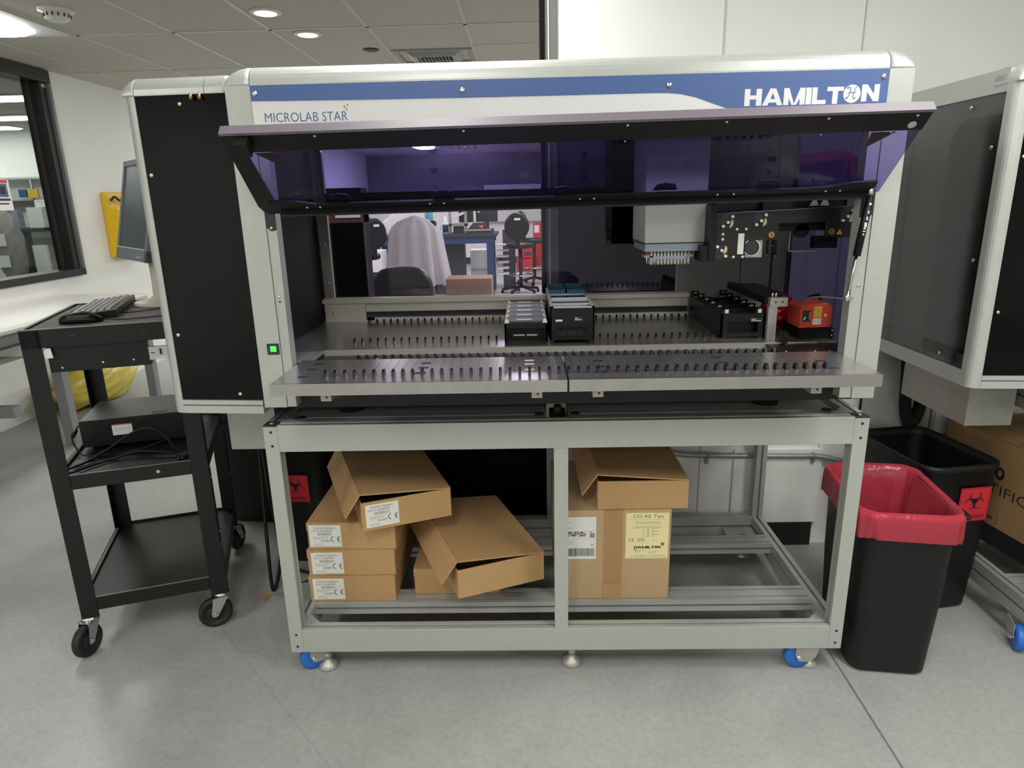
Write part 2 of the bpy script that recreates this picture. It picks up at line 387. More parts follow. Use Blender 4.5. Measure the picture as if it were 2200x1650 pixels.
for x, y in [(-2.4, 6.7), (-.14, 6.7), (1.6, 6.7), (-2.4, 9.36), (-.14, 9.36), (1.6, 9.36), (1.0, 3.1), (.75, 4.6), (-2.0, 11.6)]:  # the two nearest are added out of view to light the coat
    troffer(x, y, .56, 1.1, 'assumed recessed ceiling light panel in the lab behind the machine', 'ceiling lights of the rear lab', 'lamp2')
for lab, x1, y in [('nearest', -4.35, 4.72), ('middle', -5.3, 6.05), ('farthest', -6.38, 6.93)]:
    t = thing('strip_light', 'long white ceiling light seen through the dark window, %s of the three' % lab, 'light', (x1-1.2, y, H-.02), 0, 'ceiling lights beyond the dark window')
    B().m('lamprim').box(x1-2.4, x1, y-.16, y+.16, H-.012, H-.002).build('lamp_tray', t)
    B().m('lamp3').hexa([(x1-2.38, y-.12, H-.03), (x1-.04, y-.06, H-.03), (x1-.02, y+.10, H-.03), (x1-2.38, y+.12, H-.03), (x1-2.38, y-.14, H-.012), (x1-.02, y-.1, H-.012), (x1-.01, y+.13, H-.012), (x1-2.38, y+.14, H-.012)]).build('lamp_diffuser', t)
for x, y, lb in [(-1.474, 2.194, 'small round glowing downlight in the ceiling, nearer of the pair'), (-1.403, 2.697, 'small round glowing downlight in the ceiling, farther of the pair')]:
    t = thing('downlight', lb, 'light', (x, y, H-.01), 0, 'round downlights')
    B().m('white').lathe([(.062, H+.001), (.085, H+.001), (.085, H-.006), (.068, H-.012), (.060, H-.010)], (x, y, 0)).build('trim_ring', t)
    B().m('down').lathe([(.058, H+.004), (.058, H-.012), (.03, H-.018), (.005, H-.019)], (x, y, 0)).build('lens', t)
tag(B().m('darkgrey').lathe([(.05, H+.001), (.055, H-.005), (.04, H-.01), (.02, H-.007)], (-1.123, 3.182, 0)).build('ceiling_disc'), 'small grey round unlit fitting flush in the ceiling', 'ceiling fitting')
t = thing('smoke_detector', 'white round smoke detector on the ceiling near the bright light panel', 'smoke detector', (-2.51, 2.037, H-.05))
B().m('white').lathe([(.085, H+.001), (.085, H-.012), (.062, H-.02), (.058, H-.045), (.045, H-.055), (.01, H-.056)], (-2.51, 2.037, 0)).build('housing', t)
b = B().m('darkgrey')
for k in range(14):
    a = 2*math.pi*k/14; cx, cy = -2.51+.0605*math.cos(a), 2.037+.0605*math.sin(a)
    b.cyl((cx, cy, H-.040), (cx, cy, H-.024), .004, 6)
b.build('sensor_slot', t)
t = thing('ceiling_vent', 'square metal air diffuser in the ceiling above the machine', 'vent', (-.71, 3.43, H-.02))
b = B().m('galv'); vx, vy = -.715, 3.43
def ring(s, z): return [(vx-s, vy-s*.8, z), (vx+s, vy-s*.8, z), (vx+s, vy+s*.8, z), (vx-s, vy+s*.8, z)]
b.loft([ring(.275, H+.002), ring(.275, H-.012), ring(.245, H-.012), ring(.225, H+.02), ring(.15, H-.03), ring(.125, H-.03), ring(.115, H-.01)], cap0=False, cap1=False, smooth=False); b.build('frame', t)
b = B().m('darkgrey').box(vx-.115, vx+.115, vy-.09, vy+.09, H-.006, H-.002).m('galv')
for k in range(9): b.box(vx-.10+k*.025-.003, vx-.10+k*.025+.003, vy-.09, vy+.09, H-.03, H-.006)
b.build('grille', t)
# ================================================================== ALUMINIUM TABLES
ZT, ZB = .838, .089
def caster_blue(t, cx, cy, ang=0.):
    c = B().m('bluewheel'); c.T = Matrix.Translation((cx, cy, 0)) @ Matrix.Rotation(ang, 4, 'Z')
    c.lathe([(.022, -.014), (.038, -.014), (.042, -.008), (.042, .008), (.038, .014), (.022, .014)], (0, 0, .042), 24, 'y'); w = c.build('caster', t)
    c = B().m('steel2'); c.T = Matrix.Translation((cx, cy, 0)) @ Matrix.Rotation(ang, 4, 'Z')
    pl = [(-.012, ZB), (.058, ZB), (.058, .07), (.05, .045), (.03, .028), (.0, .03), (-.012, .05)]
    c.prism(pl, 'y', -.020, -.017).prism(pl, 'y', .017, .020).m('bolt').cyl((0, -.026, .043), (0, .026, .043), .008, 6); c.build('caster_fork', w)
def level_foot(t, cx, cy):
    B().m('steel2').lathe([(.032, 0), (.033, .006), (.024, .018), (.012, .026), (.010, .036), (.014, .037), (.014, .05), (.006, .051), (.006, ZB)], (cx, cy, 0), 20).build('leveling_foot', t)
def alu_table(ox, oy, label, feet, casters, far=True):
    t = thing('machine_table', label, 'table', (ox, oy, 0))
    X0, X1, D = ox-.85, ox+.85, .76
    def P(poly): return poly
    y0 = oy
    # upright posts
    for (xa, sd) in ((X0, 'r'), (X1-.04, 'l')):
        for (ya, se) in ((y0, sd), (y0+D-.04, sd+'b')):
            if not far and xa > X0: continue
            b = B().m('alu' if ya == y0 else 'alu2').prism(slotted(xa, xa+.04, ya, ya+.04, se), 'z', ZB, ZT-.004)
            if ya == y0:
                b.m('ink')
                for z in (ZT-.02, ZT-.062, ZB+.062, ZB+.02): b.cyl((xa+.021, ya-.0006, z), (xa+.021, ya+.002, z), .0042, 10)
            p = b.build('post', t)
            B().m('darkgrey').box(xa, xa+.04, ya, ya+.04, ZT-.004, ZT).m('bolt').dome((xa+.02, ya+.02, ZT), .008, (0, 0, 1)).build('end_cap', p)
    if far:
        for ya, mk in ((y0, 'alu'), (y0+D-.04, 'alu2')):
            B().m(mk).prism(slotted(ox-.026, ox+.014, ya, ya+.04, 'lr'), 'z', ZB+.08, ZT-.08).build('post', t)
    xe = X1-.04 if far else X0+.8
    # front and rear beams, 80 high
    for z0 in (ZT-.08, ZB):
        B().m('alu').prism(slotted(y0, y0+.04, z0, z0+.08, 't', .007, .006), 'x', X0+.04, xe).build('front_beam', t, .0012)
        B().m('alu2').prism(slotted(y0+D-.04, y0+D, z0, z0+.08, 'tl', .007, .006), 'x', X0+.04, xe).build('rear_beam', t)
    for xa in ((X0, X1-.04) if far else (X0,)):
        B().m('alu2').prism(slotted(xa, xa+.04, ZB, ZB+.08, 'tlr', .007, .006), 'y', y0+.04, y0+D-.04).build('side_beam', t)
        B().m('alu2').prism(slotted(xa, xa+.04, ZT-.08, ZT, 'tlr', .007, .006), 'y', y0+.04, y0+D-.04).build('side_beam', t)
    # shelf rails and machine rail lying flat
    for (ya, w) in ((.14, .08), (.50, .07)):
        B().m('alu2').prism(slotted(y0+ya, y0+ya+w, ZB+.04, ZB+.08, 'tl', .007, .006, 't'), 'x', X0+.04, xe).build('shelf_rail', t)
    if far:
        for a, c in ((X0+.06, ox-.045), (ox+.02, X1-.06)):
            r = B().m('alu2').prism(slotted(y0+.05, y0+.13, ZT-.05, ZT-.008, 't', .007, .006), 'x', a, c).build('machine_rail', t)
            B().m('alu2').box(a, c, y0+.131, y0+.215, ZT-.05, ZT-.008).build('machine_rail', t)
            for xx in (a+.02, c-.02): B().m('slot').cyl((xx, y0+.09, ZT-.02), (xx, y0+.09, ZT-.004), .013, 14).build('slot_nut', r)
        B().m('rubber').box(ox-.035, ox+.012, y0+.04, y0+.14, ZT-.05, ZT-.003).cyl((ox-.012, y0+.09, ZT-.01), (ox-.012, y0+.09, ZT+.02), .012, 12).build('rail_clamp', t)
        for xx, sx in ((X0+.04, 1), (X1-.04, -1)):
            for zz in (ZB+.045, ZT-.03):
                B().m('alu2').prism([(xx, y0+.04), (xx+sx*.05, y0+.04), (xx, y0+.09)], 'z', zz, zz+.03).build('corner_bracket', t)
        B().m('alu2').hexa([(X1-.16, y0+.57, ZB+.03), (X1-.04, y0+.57, ZB+.03), (X1-.04, y0+.72, ZB+.03), (X1-.16, y0+.72, ZB+.03), (X1-.16, y0+.57, ZB+.036), (X1-.04, y0+.57, ZB+.036), (X1-.04, y0+.72, ZB+.036), (X1-.16, y0+.72, ZB+.036)]).m('slot').cyl((X1-.10, y0+.63, ZB+.034), (X1-.10, y0+.63, ZB+.045), .012, 10).build('corner_plate', t)
    for f in feet: level_foot(t, ox+f[0], oy+f[1])
    for c in casters: caster_blue(t, ox+c[0], oy+c[1], c[2])
    return t
# ================================================================== THE LIQUID HANDLING MACHINE
def trimprof(y0, z0, d=.16, h=.046):
    p = [(y0, z0)]
    for k in range(7):
        a = R(180-90*k/6); p.append((y0+.042+.042*math.cos(a), z0+h-.042+.042*math.sin(a)))
    p += [(y0+d, z0+h+.002), (y0+d, z0)]
    return p
def trim_run(b, y0, z0, xa, xb, **k):
    b.prism(trimprof(y0, z0, **k), 'x', xa, xb)
def trim_end(b, y0, z0, xi, xo, **k):
    pr = trimprof(y0, z0, **k); rings = []
    for q in range(8):
        a = R(90*q/7); x = xi+(xo-xi)*math.sin(a) if q else xi
        f = max(math.cos(a)**.8, .02)
        w = abs(xo-xi)
        # straight part first, then the rounded shoulder
        rings.append([(x, y, z0+(z-z0)*(1 if q == 0 else (.18+.82*f))) for y, z in pr])
    b.loft(rings)
def screws(t, name, pts, r=.006, n=(0, -1, 0), mk='bolt'):
    for p in pts: B().m(mk).dome(p, r, n).build(name, t)
def cabinet(t, dx, dy, side=False):
    """narrow end cabinet at the left end, its front turned very slightly"""
    c0, c1 = -1.111+dx, -.841+dx; yl, yr = .0215+dy, .0+dy
    zb, zt = .874, 1.711; fy = lambda x: yl+(yr-yl)*(x-c0)/(c1-c0)
    body = B().m('silver')
    # rounded front left column
    ring = []
    r = .03
    pts = [(c0+.033, yl+.03), (c0+.033, yl)]
    for k in range(7):
        a = R(-90-90*k/6); pts.append((c0+r+r*math.cos(a), yl+r+r*math.sin(a)))
    pts.append((c0, yl+.045))
    body.prism(pts, 'z', zb, zt)
    cab = body.build('end_cabinet', t)
    b = B().m('silver')
    for z0, h in ((zb, .022), (zb+.025, .013)):
        b.hexa([(c0+.033, fy(c0+.033)+.001, z0), (c1, yr+.001, z0), (c1, yr+.05, z0), (c0+.033, yl+.05, z0), (c0+.033, fy(c0+.033)+.001, z0+h), (c1, yr+.001, z0+h), (c1, yr+.05, z0+h), (c0+.033, yl+.05, z0+h)])
    b.m('slot').hexa([(c0+.033, yl+.008, zb+.02), (c1, yr+.008, zb+.02), (c1, yr+.05, zb+.02), (c0+.033, yl+.05, zb+.02), (c0+.033, yl+.008, zb+.027), (c1, yr+.008, zb+.027), (c1, yr+.05, zb+.027), (c0+.033, yl+.05, zb+.027)])
    b.build('lower_rail', cab)
    b = B().m('blackgloss').hexa([(c0+.033, fy(c0+.033)+.006, zb+.04), (c1+.004, yr+.006, zb+.04), (c1+.004, yr+.02, zb+.04), (c0+.033, yl+.02, zb+.04), (c0+.033, fy(c0+.033)+.006, zt+.002), (c1+.004, yr+.006, zt+.002), (c1+.004, yr+.02, zt+.002), (c0+.033, yl+.02, zt+.002)])
    b.build('front_panel', cab)
    screws(cab, 'panel_screw', [(-.961+dx, fy(-.961+dx)+.006, 1.690), (-1.066+dx, fy(-1.066+dx)+.006, 1.521), (-1.062+dx, fy(-1.062+dx)+.006, 1.099), (-.906+dx, fy(-.906+dx)+.006, .930)], .0055)
    for x in (-.925, -.902): B().m('gold').cyl((x+dx, fy(x+dx)-.004, 1.711), (x+dx, fy(x+dx)-.004, 1.698), .004, 8).build('latch_pin', cab)
    b = B().m('silver'); 
    M2 = Matrix(((1, 0, 0, 0), ((yr-yl)/(c1-c0), 1, 0, yl-(yr-yl)/(c1-c0)*c0-.0), (0, 0, 1, 0), (0, 0, 0, 1)))
    b.T = M2
    trim_run(b, 0, zt, c0+.035, c1-.05, d=.10); trim_run(b, 0, zt, c1-.0485, c1, d=.10); trim_end(b, 0, zt, c0+.0335, c0, d=.10)
    b.build('top_trim', cab)
    # side frame, panel, rear, bottom box
    ys, ye = yl+.045, .77+dy
    b = B().m('silver').box(c0, c0+.03, ys, ye, zb, zb+.045).box(c0+.002, c0+.03, ys, ye, zt-.02, zt+.04).box(c0, c0+.03, ye-.04, ye, zb, zt); b.build('side_frame', cab)
    if side:
        yy = lambda k: ys+k
        # grey plate colour stands in for a reflection, tall rounded opening, behind smoked sheet
        op = []
        for k in range(7):
            a = R(180-90*k/6); op.append((ys+.20-.0+.0, 0)) if False else None
        y_a, y_b, z_a, z_b, rr = ys+.02, ys+.23, zb+.06, zt-.075, .07
        poly = [(y_a, z_a), (y_b, z_a), (y_b, z_b-rr)]
        for k in range(1, 7): a = R(90*k/6); poly.append((y_b-rr+rr*math.cos(a), z_b-rr+rr*math.sin(a)))
        poly.append((y_a, z_b))
        B().m('reflection_grey').box(c0+.012, c0+.015, ys, ye-.04, zb+.045, zt-.02).m('smoke').prism(poly, 'x', c0+.009, c0+.012).m('smoke').box(c0+.009, c0+.012, ys, ye, zb+.045, zb+.1).build('reflection_plate', cab)
        B().m('acr_smoke').box(c0+.003, c0+.006, ys, ye-.04, zb+.045, zt-.02).build('side_panel', cab)
        screws(cab, 'panel_screw', [(c0+.003, ys+.145, zt-.045), (c0+.003, ys+.03, 1.55), (c0+.003, ys+.03, 1.24), (c0+.003, ys+.12, zb+.07)], .006, (-1, 0, 0))
    else:
        B().m('blackgloss').box(c0+.004, c0+.010, ys, ye-.04, zb+.045, zt-.02).build('side_panel', cab)
    B().m('darkgrey').box(c0+.03, c1-.008, yl+.06, ye, zb+.005, zt+.03).build('cabinet_shell', cab)
    B().m('galv').box(-1.018+dx, -.872+dx, .15+dy, .52+dy, .712, zb+.001).build('metal_box', cab)
    return cab
YF = -.025
mach = thing('liquid_handler', 'large silver laboratory robot with raised purple tinted door, standing on the long aluminium table', 'laboratory machine', (0, .3, .84))
cabinet(mach, 0, 0)
PX = [(-.826, -.764, -.738), (.838, .779, .747)]
for xo, xm, xi in PX:
    b = B().m('alu').box(min(xo, xm), max(xo, xm), YF, .016, .90, 1.722)
    a, c = sorted((xm, xi)); s = .0012 if xo < 0 else -.0012
    b.box(a+(s if s > 0 else 0), c+(s if s < 0 else 0), YF+.003, .016, .901, 1.722).m('slot').box(xm-.0014, xm+.0014, YF+.005, .012, .901, 1.72)
    p = b.build('front_post', mach)
    screws(p, 'post_screw', [((xi+xm)/2-.002*(1 if xo < 0 else -1), YF+.003, z) for z in (1.205, .955)], .0048)
    if xo < 0: B().m('darkgrey').cyl(((xi+xm)/2, YF+.0025, 1.192), ((xi+xm)/2, YF+.004, 1.192), .003, 8).build('post_hole', p)
    # door arm slot
    B().m('ink').prism([(xi-(.0 if xo < 0 else -.0), 1.445), (xm, 1.445), (xm, 1.385), ((xm+xi)/2, 1.374), (xi, 1.378)], 'y', YF+.0018, YF+.004).build('arm_slot', p)
    screws(p, 'post_screw', [((xi+xm)/2, YF+.002, 1.383)], .004)
B().m('ink').box(-.799, -.767, YF-.003, YF+.002, 1.050, 1.080).m('green').box(-.790, -.773, YF-.005, YF-.003, 1.058, 1.074).build('power_button', mach, .002)
# header sign
hd = B().m('signwhite').box(-.763, .778, YF-.001, YF+.004, 1.588, 1.7215).build('header_sign', mach)
bl = [(-.763, 1.7212), (-.763, 1.686), (-.5, 1.683), (-.249, 1.6815), (.0, 1.681), (.22, 1.681), (.255, 1.680), (.285, 1.677), (.32, 1.669), (.389, 1.645), (.45, 1.624), (.55, 1.5885), (.778, 1.5885), (.778, 1.7212)]
B().m('blue').prism(bl, 'y', YF-.0022, YF-.001).build('blue_band', hd)
screws(hd, 'sign_screw', [(-.752, YF-.002, 1.703), (-.245, YF-.002, 1.698), (.255, YF-.002, 1.697), (.765, YF-.002, 1.704)], .0072)
F = FRONT(YF-.0022)
LET = {'H': ([[(0, 0), (.32, 0), (.32, 1), (0, 1)], [(.68, 0), (1, 0), (1, 1), (.68, 1)], [(.32, .38), (.68, .38), (.68, .62), (.32, .62)]], .042),
 'A': ([[(0, 0), (.27, 0), (.58, 1), (.36, 1)], [(1, 0), (.73, 0), (.42, 1), (.64, 1)], [(.25, .17), (.75, .17), (.69, .38), (.31, .38)]], .050),
 'M': ([[(0, 0), (.24, 0), (.24, 1), (0, 1)], [(.76, 0), (1, 0), (1, 1), (.76, 1)], [(.24, 1), (.0, 1), (.39, 0), (.52, 0)], [(.76, 1), (1, 1), (.61, 0), (.48, 0)]], .052),
 'I': ([[(0, 0), (1, 0), (1, 1), (0, 1)]], .0135), 'L': ([[(0, 0), (.36, 0), (.36, 1), (0, 1)], [(.36, 0), (1, 0), (1, .25), (.36, .25)]], .034),
 'T': ([[(.34, 0), (.66, 0), (.66, .76), (.34, .76)], [(0, .76), (1, .76), (1, 1), (0, 1)]], .040),
 'N': ([[(0, 0), (.30, 0), (.30, 1), (0, 1)], [(.70, 0), (1, 0), (1, 1), (.70, 1)], [(.0, 1), (.30, 1), (1, 0), (.70, 0)]], .042)}
def block(word, par, mk, x0, x1, z0, z1, fr, name='lettering'):
    gap = .05; tot = sum(LET[c][1]/.0375*1 for c in word)+gap*(len(word)-1); k = (x1-x0)/tot; x = x0
    for c in word:
        w_ = LET[c][1]/.0375*k; b = B().m(mk)
        for q, poly in enumerate(LET[c][0]):
            A = [fr @ Vector((x+u*w_, z0+v*(z1-z0), .0003+q*.00004)) for u, v in poly]; D = [fr @ Vector((x+u*w_, z0+v*(z1-z0), 0)) for u, v in poly]
            va = [b.v(p) for p in A]; vd = [b.v(p) for p in D]; b._f(va); b._f(vd[::-1])
            for e in range(4): b._f([va[e], va[(e+1) % 4], vd[(e+1) % 4], vd[e]])
        b.build(name, par); x += w_+gap*k
block('HAMILT', hd, 'signwhite', .437, .673, 1.6455, 1.6835, F)
block('N', hd, 'signwhite', .716, .758, 1.6490, 1.6870, F)
B().m('signwhite').cyl((.693, YF-.0022, 1.667), (.693, YF-.0028, 1.667), .0205, 28).build('lettering', hd)
b = B().m('blueink')
for pth in ([(-.010, .010), (-.012, .013), (-.008, .014), (-.004, .010), (-.006, -.002), (-.011, -.011), (-.014, -.010), (-.011, -.008)], [(.011, .014), (.008, .013), (.005, .004), (.003, -.008), (.006, -.012), (.010, -.009)], [(-.010, -.001), (-.004, .003), (.003, .001), (.009, .003)]):
    b.tube(smoothpath([(.693+x, YF-.0030, 1.668+z) for x, z in pth], 5), .0008, 6)
b.build('monogram', hd)
text('MICROLAB STAR', 'lettering', hd, 'blueink', -.734, -.529, 1.6365, 1.6580, FRONT(YF-.001), -.006)
b = B().m('ystick')
for x, z, r in ((-.535, 1.668, .0035), (-.527, 1.672, .0022), (-.530, 1.662, .0022)):
    for k in range(3):
        a = R(60*k+20); b.hexa([(x-r*math.cos(a)-.0008, YF-.0016, z-r*math.sin(a)), (x+r*math.cos(a)-.0008, YF-.0016, z+r*math.sin(a)), (x+r*math.cos(a)-.0008, YF-.001, z+r*math.sin(a)), (x-r*math.cos(a)-.0008, YF-.001, z-r*math.sin(a)), (x-r*math.cos(a)+.0008, YF-.0016, z-r*math.sin(a)+.001), (x+r*math.cos(a)+.0008, YF-.0016, z+r*math.sin(a)+.001), (x+r*math.cos(a)+.0008, YF-.001, z+r*math.sin(a)+.001), (x-r*math.cos(a)+.0008, YF-.001, z-r*math.sin(a)+.001)])
b.build('star_mark', hd)
b = B().m('silver'); trim_run(b, YF, 1.722, -.763, .778); trim_end(b, YF, 1.722, -.765, -.826); trim_end(b, YF, 1.722, .780, .838); b.build('top_trim', mach)
# shell: roof, sides, rear frame
B().m('darkgrey').box(-.82, .832, .12, .70, 1.738, 1.752).build('roof', mach)
B().m('blackwall').box(-.846, -.838, .06, .70, .92, 1.735).build('side_panel', mach)
B().m('acr_dark').box(.850, .856, .06, .70, 1.0, 1.735).build('side_window', mach)
B().m('darkgrey').box(.838, .856, .06, .70, .90, 1.0).box(.838, .856, .06, .09, 1.0, 1.735).box(.838, .856, .67, .70, 1.0, 1.735).build('side_frame', mach)
B().m('blackpaint').box(-.838, .838, .04, .055, .878, .999).m('darkgrey').box(-.838, .838, .055, .69, .878, .89).build('base_panel', mach)
for x, y in ((-.64, .172), (.62, .172), (-.64, .62), (.62, .62)):
    B().m('rubber').cyl((x, y, .8305), (x, y, .879), .038, 20).build('machine_foot', mach)
# rear window: clear lilac sheet, darker tint on the right part, metal rod
rw = B().m('galv').box(-.832, -.800, .652, .672, 1.10, 1.735).m('bolt').dome((-.816, .652, 1.16), .004).dome((-.816, .652, 1.30), .004).build('rear_post', mach)
B().m('acr_back').box(-.80, .022, .672, .677, 1.08, 1.735).build('rear_window', mach)
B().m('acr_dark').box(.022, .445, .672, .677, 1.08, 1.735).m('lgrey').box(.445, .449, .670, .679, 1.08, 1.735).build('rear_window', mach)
B().m('backgrey').box(.449, .676, .672, .678, 1.08, 1.735).box(.679, .784, .672, .678, 1.08, 1.735).box(.790, .838, .670, .678, 1.08, 1.735).m('ink').box(.676, .679, .675, .679, 1.08, 1.735).box(.784, .790, .668, .679, 1.08, 1.735).build('rear_panel', mach)
for x in (.115, .43, .755):
    for z in (1.51, 1.585, 1.66): B().m('lgrey').box(x-.010, x+.010, .668, .671, z-.008, z-.006).box(x+.008, x+.010, .668, .671, z-.008, z+.008).m('ink').box(x-.010, x+.008, .670, .6715, z-.006, z+.008).build('hook_slot', mach)
B().m('blackpaint').box(-.838, .445, .655, .690, 1.70, 1.74).build('rear_beam', mach)
B().m('blackpaint').box(-.80, .445, .652, .671, 1.432, 1.474).build('rear_beam', mach)
# deck
ZD = 1.02
dk = B().m('steel').box(-.838, .838, .152, .66, ZD-.006, ZD).m('steel2').box(-.70, .75, .146, .152, ZD-.016, ZD+.001).build('deck_plate', mach)
B().m('steel2').box(-.838, -.70, .03, .146, ZD-.008, ZD-.002).build('front_plate', mach)
B().m('blackpaint').box(.60, .838, .03, .146, ZD-.008, ZD-.003).build('front_plate', mach)
B().m('darkgrey').box(-.70, .60, .03, .145, ZD-.026, ZD-.016).m('steel2').box(-.70, .60, .03, .040, ZD-.016, ZD-.004).build('loading_gap', mach)
b = B().m('ledge').box(-.838, .488, .645, .668, ZD+.034, 1.105).box(-.838, .488, .625, .645, 1.088, 1.103).box(-.832, -.684, .632, .645, ZD, 1.09).m('ink').box(-.684, .488, .655, .662, ZD+.014, ZD+.04).m('darkgrey').box(-.684, .488, .648, .66, ZD+.012, ZD+.022)
b.m('ivory').box(-.655, .488, .640, .655, ZD, ZD+.013).m('ink')
for k in range(19): b.box(-.655+k*.06-.0006, -.655+k*.06+.0006, .6395, .641, ZD, ZD+.013)
b.m('bolt').dome((-.80, .632, 1.055), .005); b.build('back_ledge', mach)
def pin(b, x, y, z, h=.016):
    b.prism([(y-.008, z), (y+.008, z), (y+.009, z+h*.7), (y+.003, z+h), (y-.006, z+h*.55)], 'x', x-.0028, x+.0028)
for row, (y, x0, n, nm) in enumerate(((.245, -.632, 52, 'stuff'), (.585, -.634, 46, 'stuff'))):
    b = B().m('black')
    for k in range(n):
        xx = x0+k*.0245
        if not any(a-.004 < xx < c+.004 for a, c in ((-.166, -.034), (-.030, .106), (.484, .66))): pin(b, xx, y, ZD)
    b.build('guide_pin_row', dk)['kind'] = 'stuff'
for k in range(49):
    b = B().m('black'); x = -.58+k*.0245
    b.prism([(.056, ZD-.016), (.09, ZD-.016), (.088, ZD-.006), (.07, ZD+.003), (.06, ZD-.008)], 'x', x-.0032, x+.0032).cyl((x+.0045, .074, ZD-.016), (x+.0045, .074, ZD-.004), .004, 8); b.build('guide_pin', mach)
for x in (-.71, -.52, .62, .70, .74): B().m('bolt').dome((x, .045, ZD-.003), .004, (0, 0, 1)).build('deck_screw', mach)
# loading tray, two halves
for (xa, xb, s0, n) in ((-.725, -.0025, -.607, 25), (.0025, .748, .0055, 27)):
    tr = B().m('steel').box(xa, xb, -.222, .026, ZD-.003, ZD).box(xa, xb, -.225, -.220, ZD-.030, ZD)
    tr.m('ink')
    for xs, yy in ((-.665, (-.155, -.08, -.02)), (-.37, (-.135, -.08, -.03)), (-.09, ()), (.09, (-.16, -.10, -.04)), (.41, (-.155, -.08, -.02)), (.66, (-.155, -.08))):
        if xa < xs < xb:
            for y in yy: tr.box(xs-.013, xs+.013, y-.009, y+.006, ZD-.0025, ZD+.0004)
    if xa < 0:
        tr.m('ivory')
        for y in (-.12, -.06, -.02): tr.box(-.105, -.080, y-.006, y+.006, ZD, ZD+.0006)
    tr.m('darkgrey')
    for k in range(n): tr.box(s0+.0122+k*.0245-.0003, s0+.0122+k*.0245+.0003, -.135, .02, ZD-.001, ZD+.0002)
    tr = tr.build('loading_tray', mach)
    for k in range(n):
        x = s0+k*.0245
        b = B().m('black').prism([(-.166, ZD), (-.142, ZD), (-.143, ZD+.008), (-.152, ZD+.016), (-.162, ZD+.010)], 'x', x-.0035, x+.0035); b.build('guide_pin', tr)
    for xs in ((xa+.13, xb-.07) if xa < 0 else (xa+.075, xb-.14)):
        B().m('steel2').box(xs-.016, xs+.010, -.20, -.05, ZD-.052, ZD-.003).m('ink').cyl((xs-.001, -.2005, ZD-.042), (xs-.001, -.199, ZD-.042), .003, 8).build('tray_bracket', tr)
    ww = (xa+.10, xa+.145) if xa < 0 else (xb-.10, xb-.14)
    B().m('bolt').tube([(ww[0], -.18, ZD-.025), (ww[1], -.14, ZD-.06)], .0011, 6).build('spring_wire', tr)
# pipetting head
hx0, hx1, hy = .243, .419, .19
ph = B().m('headgrey').hexa([(hx0+.002, hy, 1.309), (hx1, hy, 1.309), (hx1, hy+.22, 1.309), (hx0+.002, hy+.22, 1.309), (hx0, hy+.005, 1.66), (hx1+.004, hy+.005, 1.66), (hx1+.004, hy+.22, 1.66), (hx0, hy+.22, 1.66)]).build('pipetting_head', mach, .004)
B().m('bluegrey').box(hx0+.004, hx1-.006, hy-.002, hy+.2, 1.286, 1.307).m('ink').box(hx0, hx1, hy+.002, hy+.21, 1.305, 1.310).build('head_base', ph)
b = B().m('bluegrey').box(hx0+.02, hx1-.05, hy+.01, hy+.12, 1.262, 1.272).box(hx0+.005, hx0+.03, hy+.01, hy+.05, 1.268, 1.275).box(hx1-.05, hx1-.03, hy+.01, hy+.05, 1.268, 1.276).m('bolt')
for x in (hx0+.012, hx0+.036, hx1-.062, hx1-.045): b.cyl((x, hy+.012, 1.248), (x, hy+.012, 1.27), .0018, 6)
b.build('tip_plate', ph)
for k in range(12):
    x = hx0+.026+k*.0098
    for j in range(2): B().m('ivory').cyl((x, hy+.015+j*.03, 1.247), (x, hy+.015+j*.03, 1.288), .0034, 8).build('tip_mandrel', ph)
for x, mk in ((hx0+.012, 'scanner'), (hx1-.04, 'gold')): B().m(mk).cyl((x, hy+.012, 1.276), (x, hy+.012, 1.285), .004, 8).build('sensor', ph)
# channel arm carriage: black machined plate
q = .14
def cx(px): return .432+(px-1535)*.00127
def cz(py): return 1.394-(py-455)*.00129
plate = [(1537, 458), (1602, 455), (1672, 453), (1833, 447), (1833, 514), (1776, 513), (1775, 481), (1674, 482), (1672, 515), (1604, 517), (1602, 553), (1537, 553)]
ca = B().m('carriage').prism([(cx(a), cz(c)) for a, c in plate], 'y', q, q+.012).build('channel_carriage', mach, .002)
B().m('black').box(cx(1522), cx(1537), q-.005, q+.10, cz(560), cz(440)).box(cx(1508), cx(1537), q+.0, q+.08, cz(560), cz(525)).box(cx(1545), cx(1833), q+.05, q+.16, cz(500), cz(432)).box(cx(1640), cx(1700), q+.02, q+.05, cz(455), cz(436)).build('carriage_body', ca)
for (x, y, dy2) in ((1560, 473, 0), (1632, 471, 0), (1818, 466, 0), (1550, 540, 1)):
    b = B().m('ink').box(cx(x-15), cx(x+15), q-.001, q+.001, cz(y+15), cz(y-15)).build('recess', ca)
    s = -1 if dy2 else 1
    pts = [(cx(x+2)+.013*math.cos(R(a)), cz(y+6*s)+.013*math.sin(R(a))) for a in range(-80, 60, 15)]
    B().m('tan').prism(pts, 'y', q-.006, q-.001).build('half_disc', b)
    b2 = B().m('ivory')
    for ddx, ddz in ((-10, 12), (0, 4), (9, -8)): b2.cyl((cx(x+ddx), q-.010, cz(y+ddz*s)), (cx(x+ddx), q-.001, cz(y+ddz*s)), .0042, 8)
    b2.build('contact_pin', b)
for x, y, r in ((1657, 505, .0085), (1787, 501, .0085)): B().m('gold').cyl((cx(x), q-.004, cz(y)), (cx(x), q, cz(y)), r, 18).m('ink').cyl((cx(x), q-.0045, cz(y)), (cx(x), q-.003, cz(y)), r*.3, 10).build('brass_bush', ca)
b = B().m('ivory').box(cx(1585), cx(1598), q-.004, q, cz(545), cz(501))
for x, y in ((1582, 492), (1602, 492), (1578, 551), (1598, 551), (1552, 502), (1552, 513)): b.dome((cx(x), q, cz(y)), .0042)
b.build('guide_strip', ca)
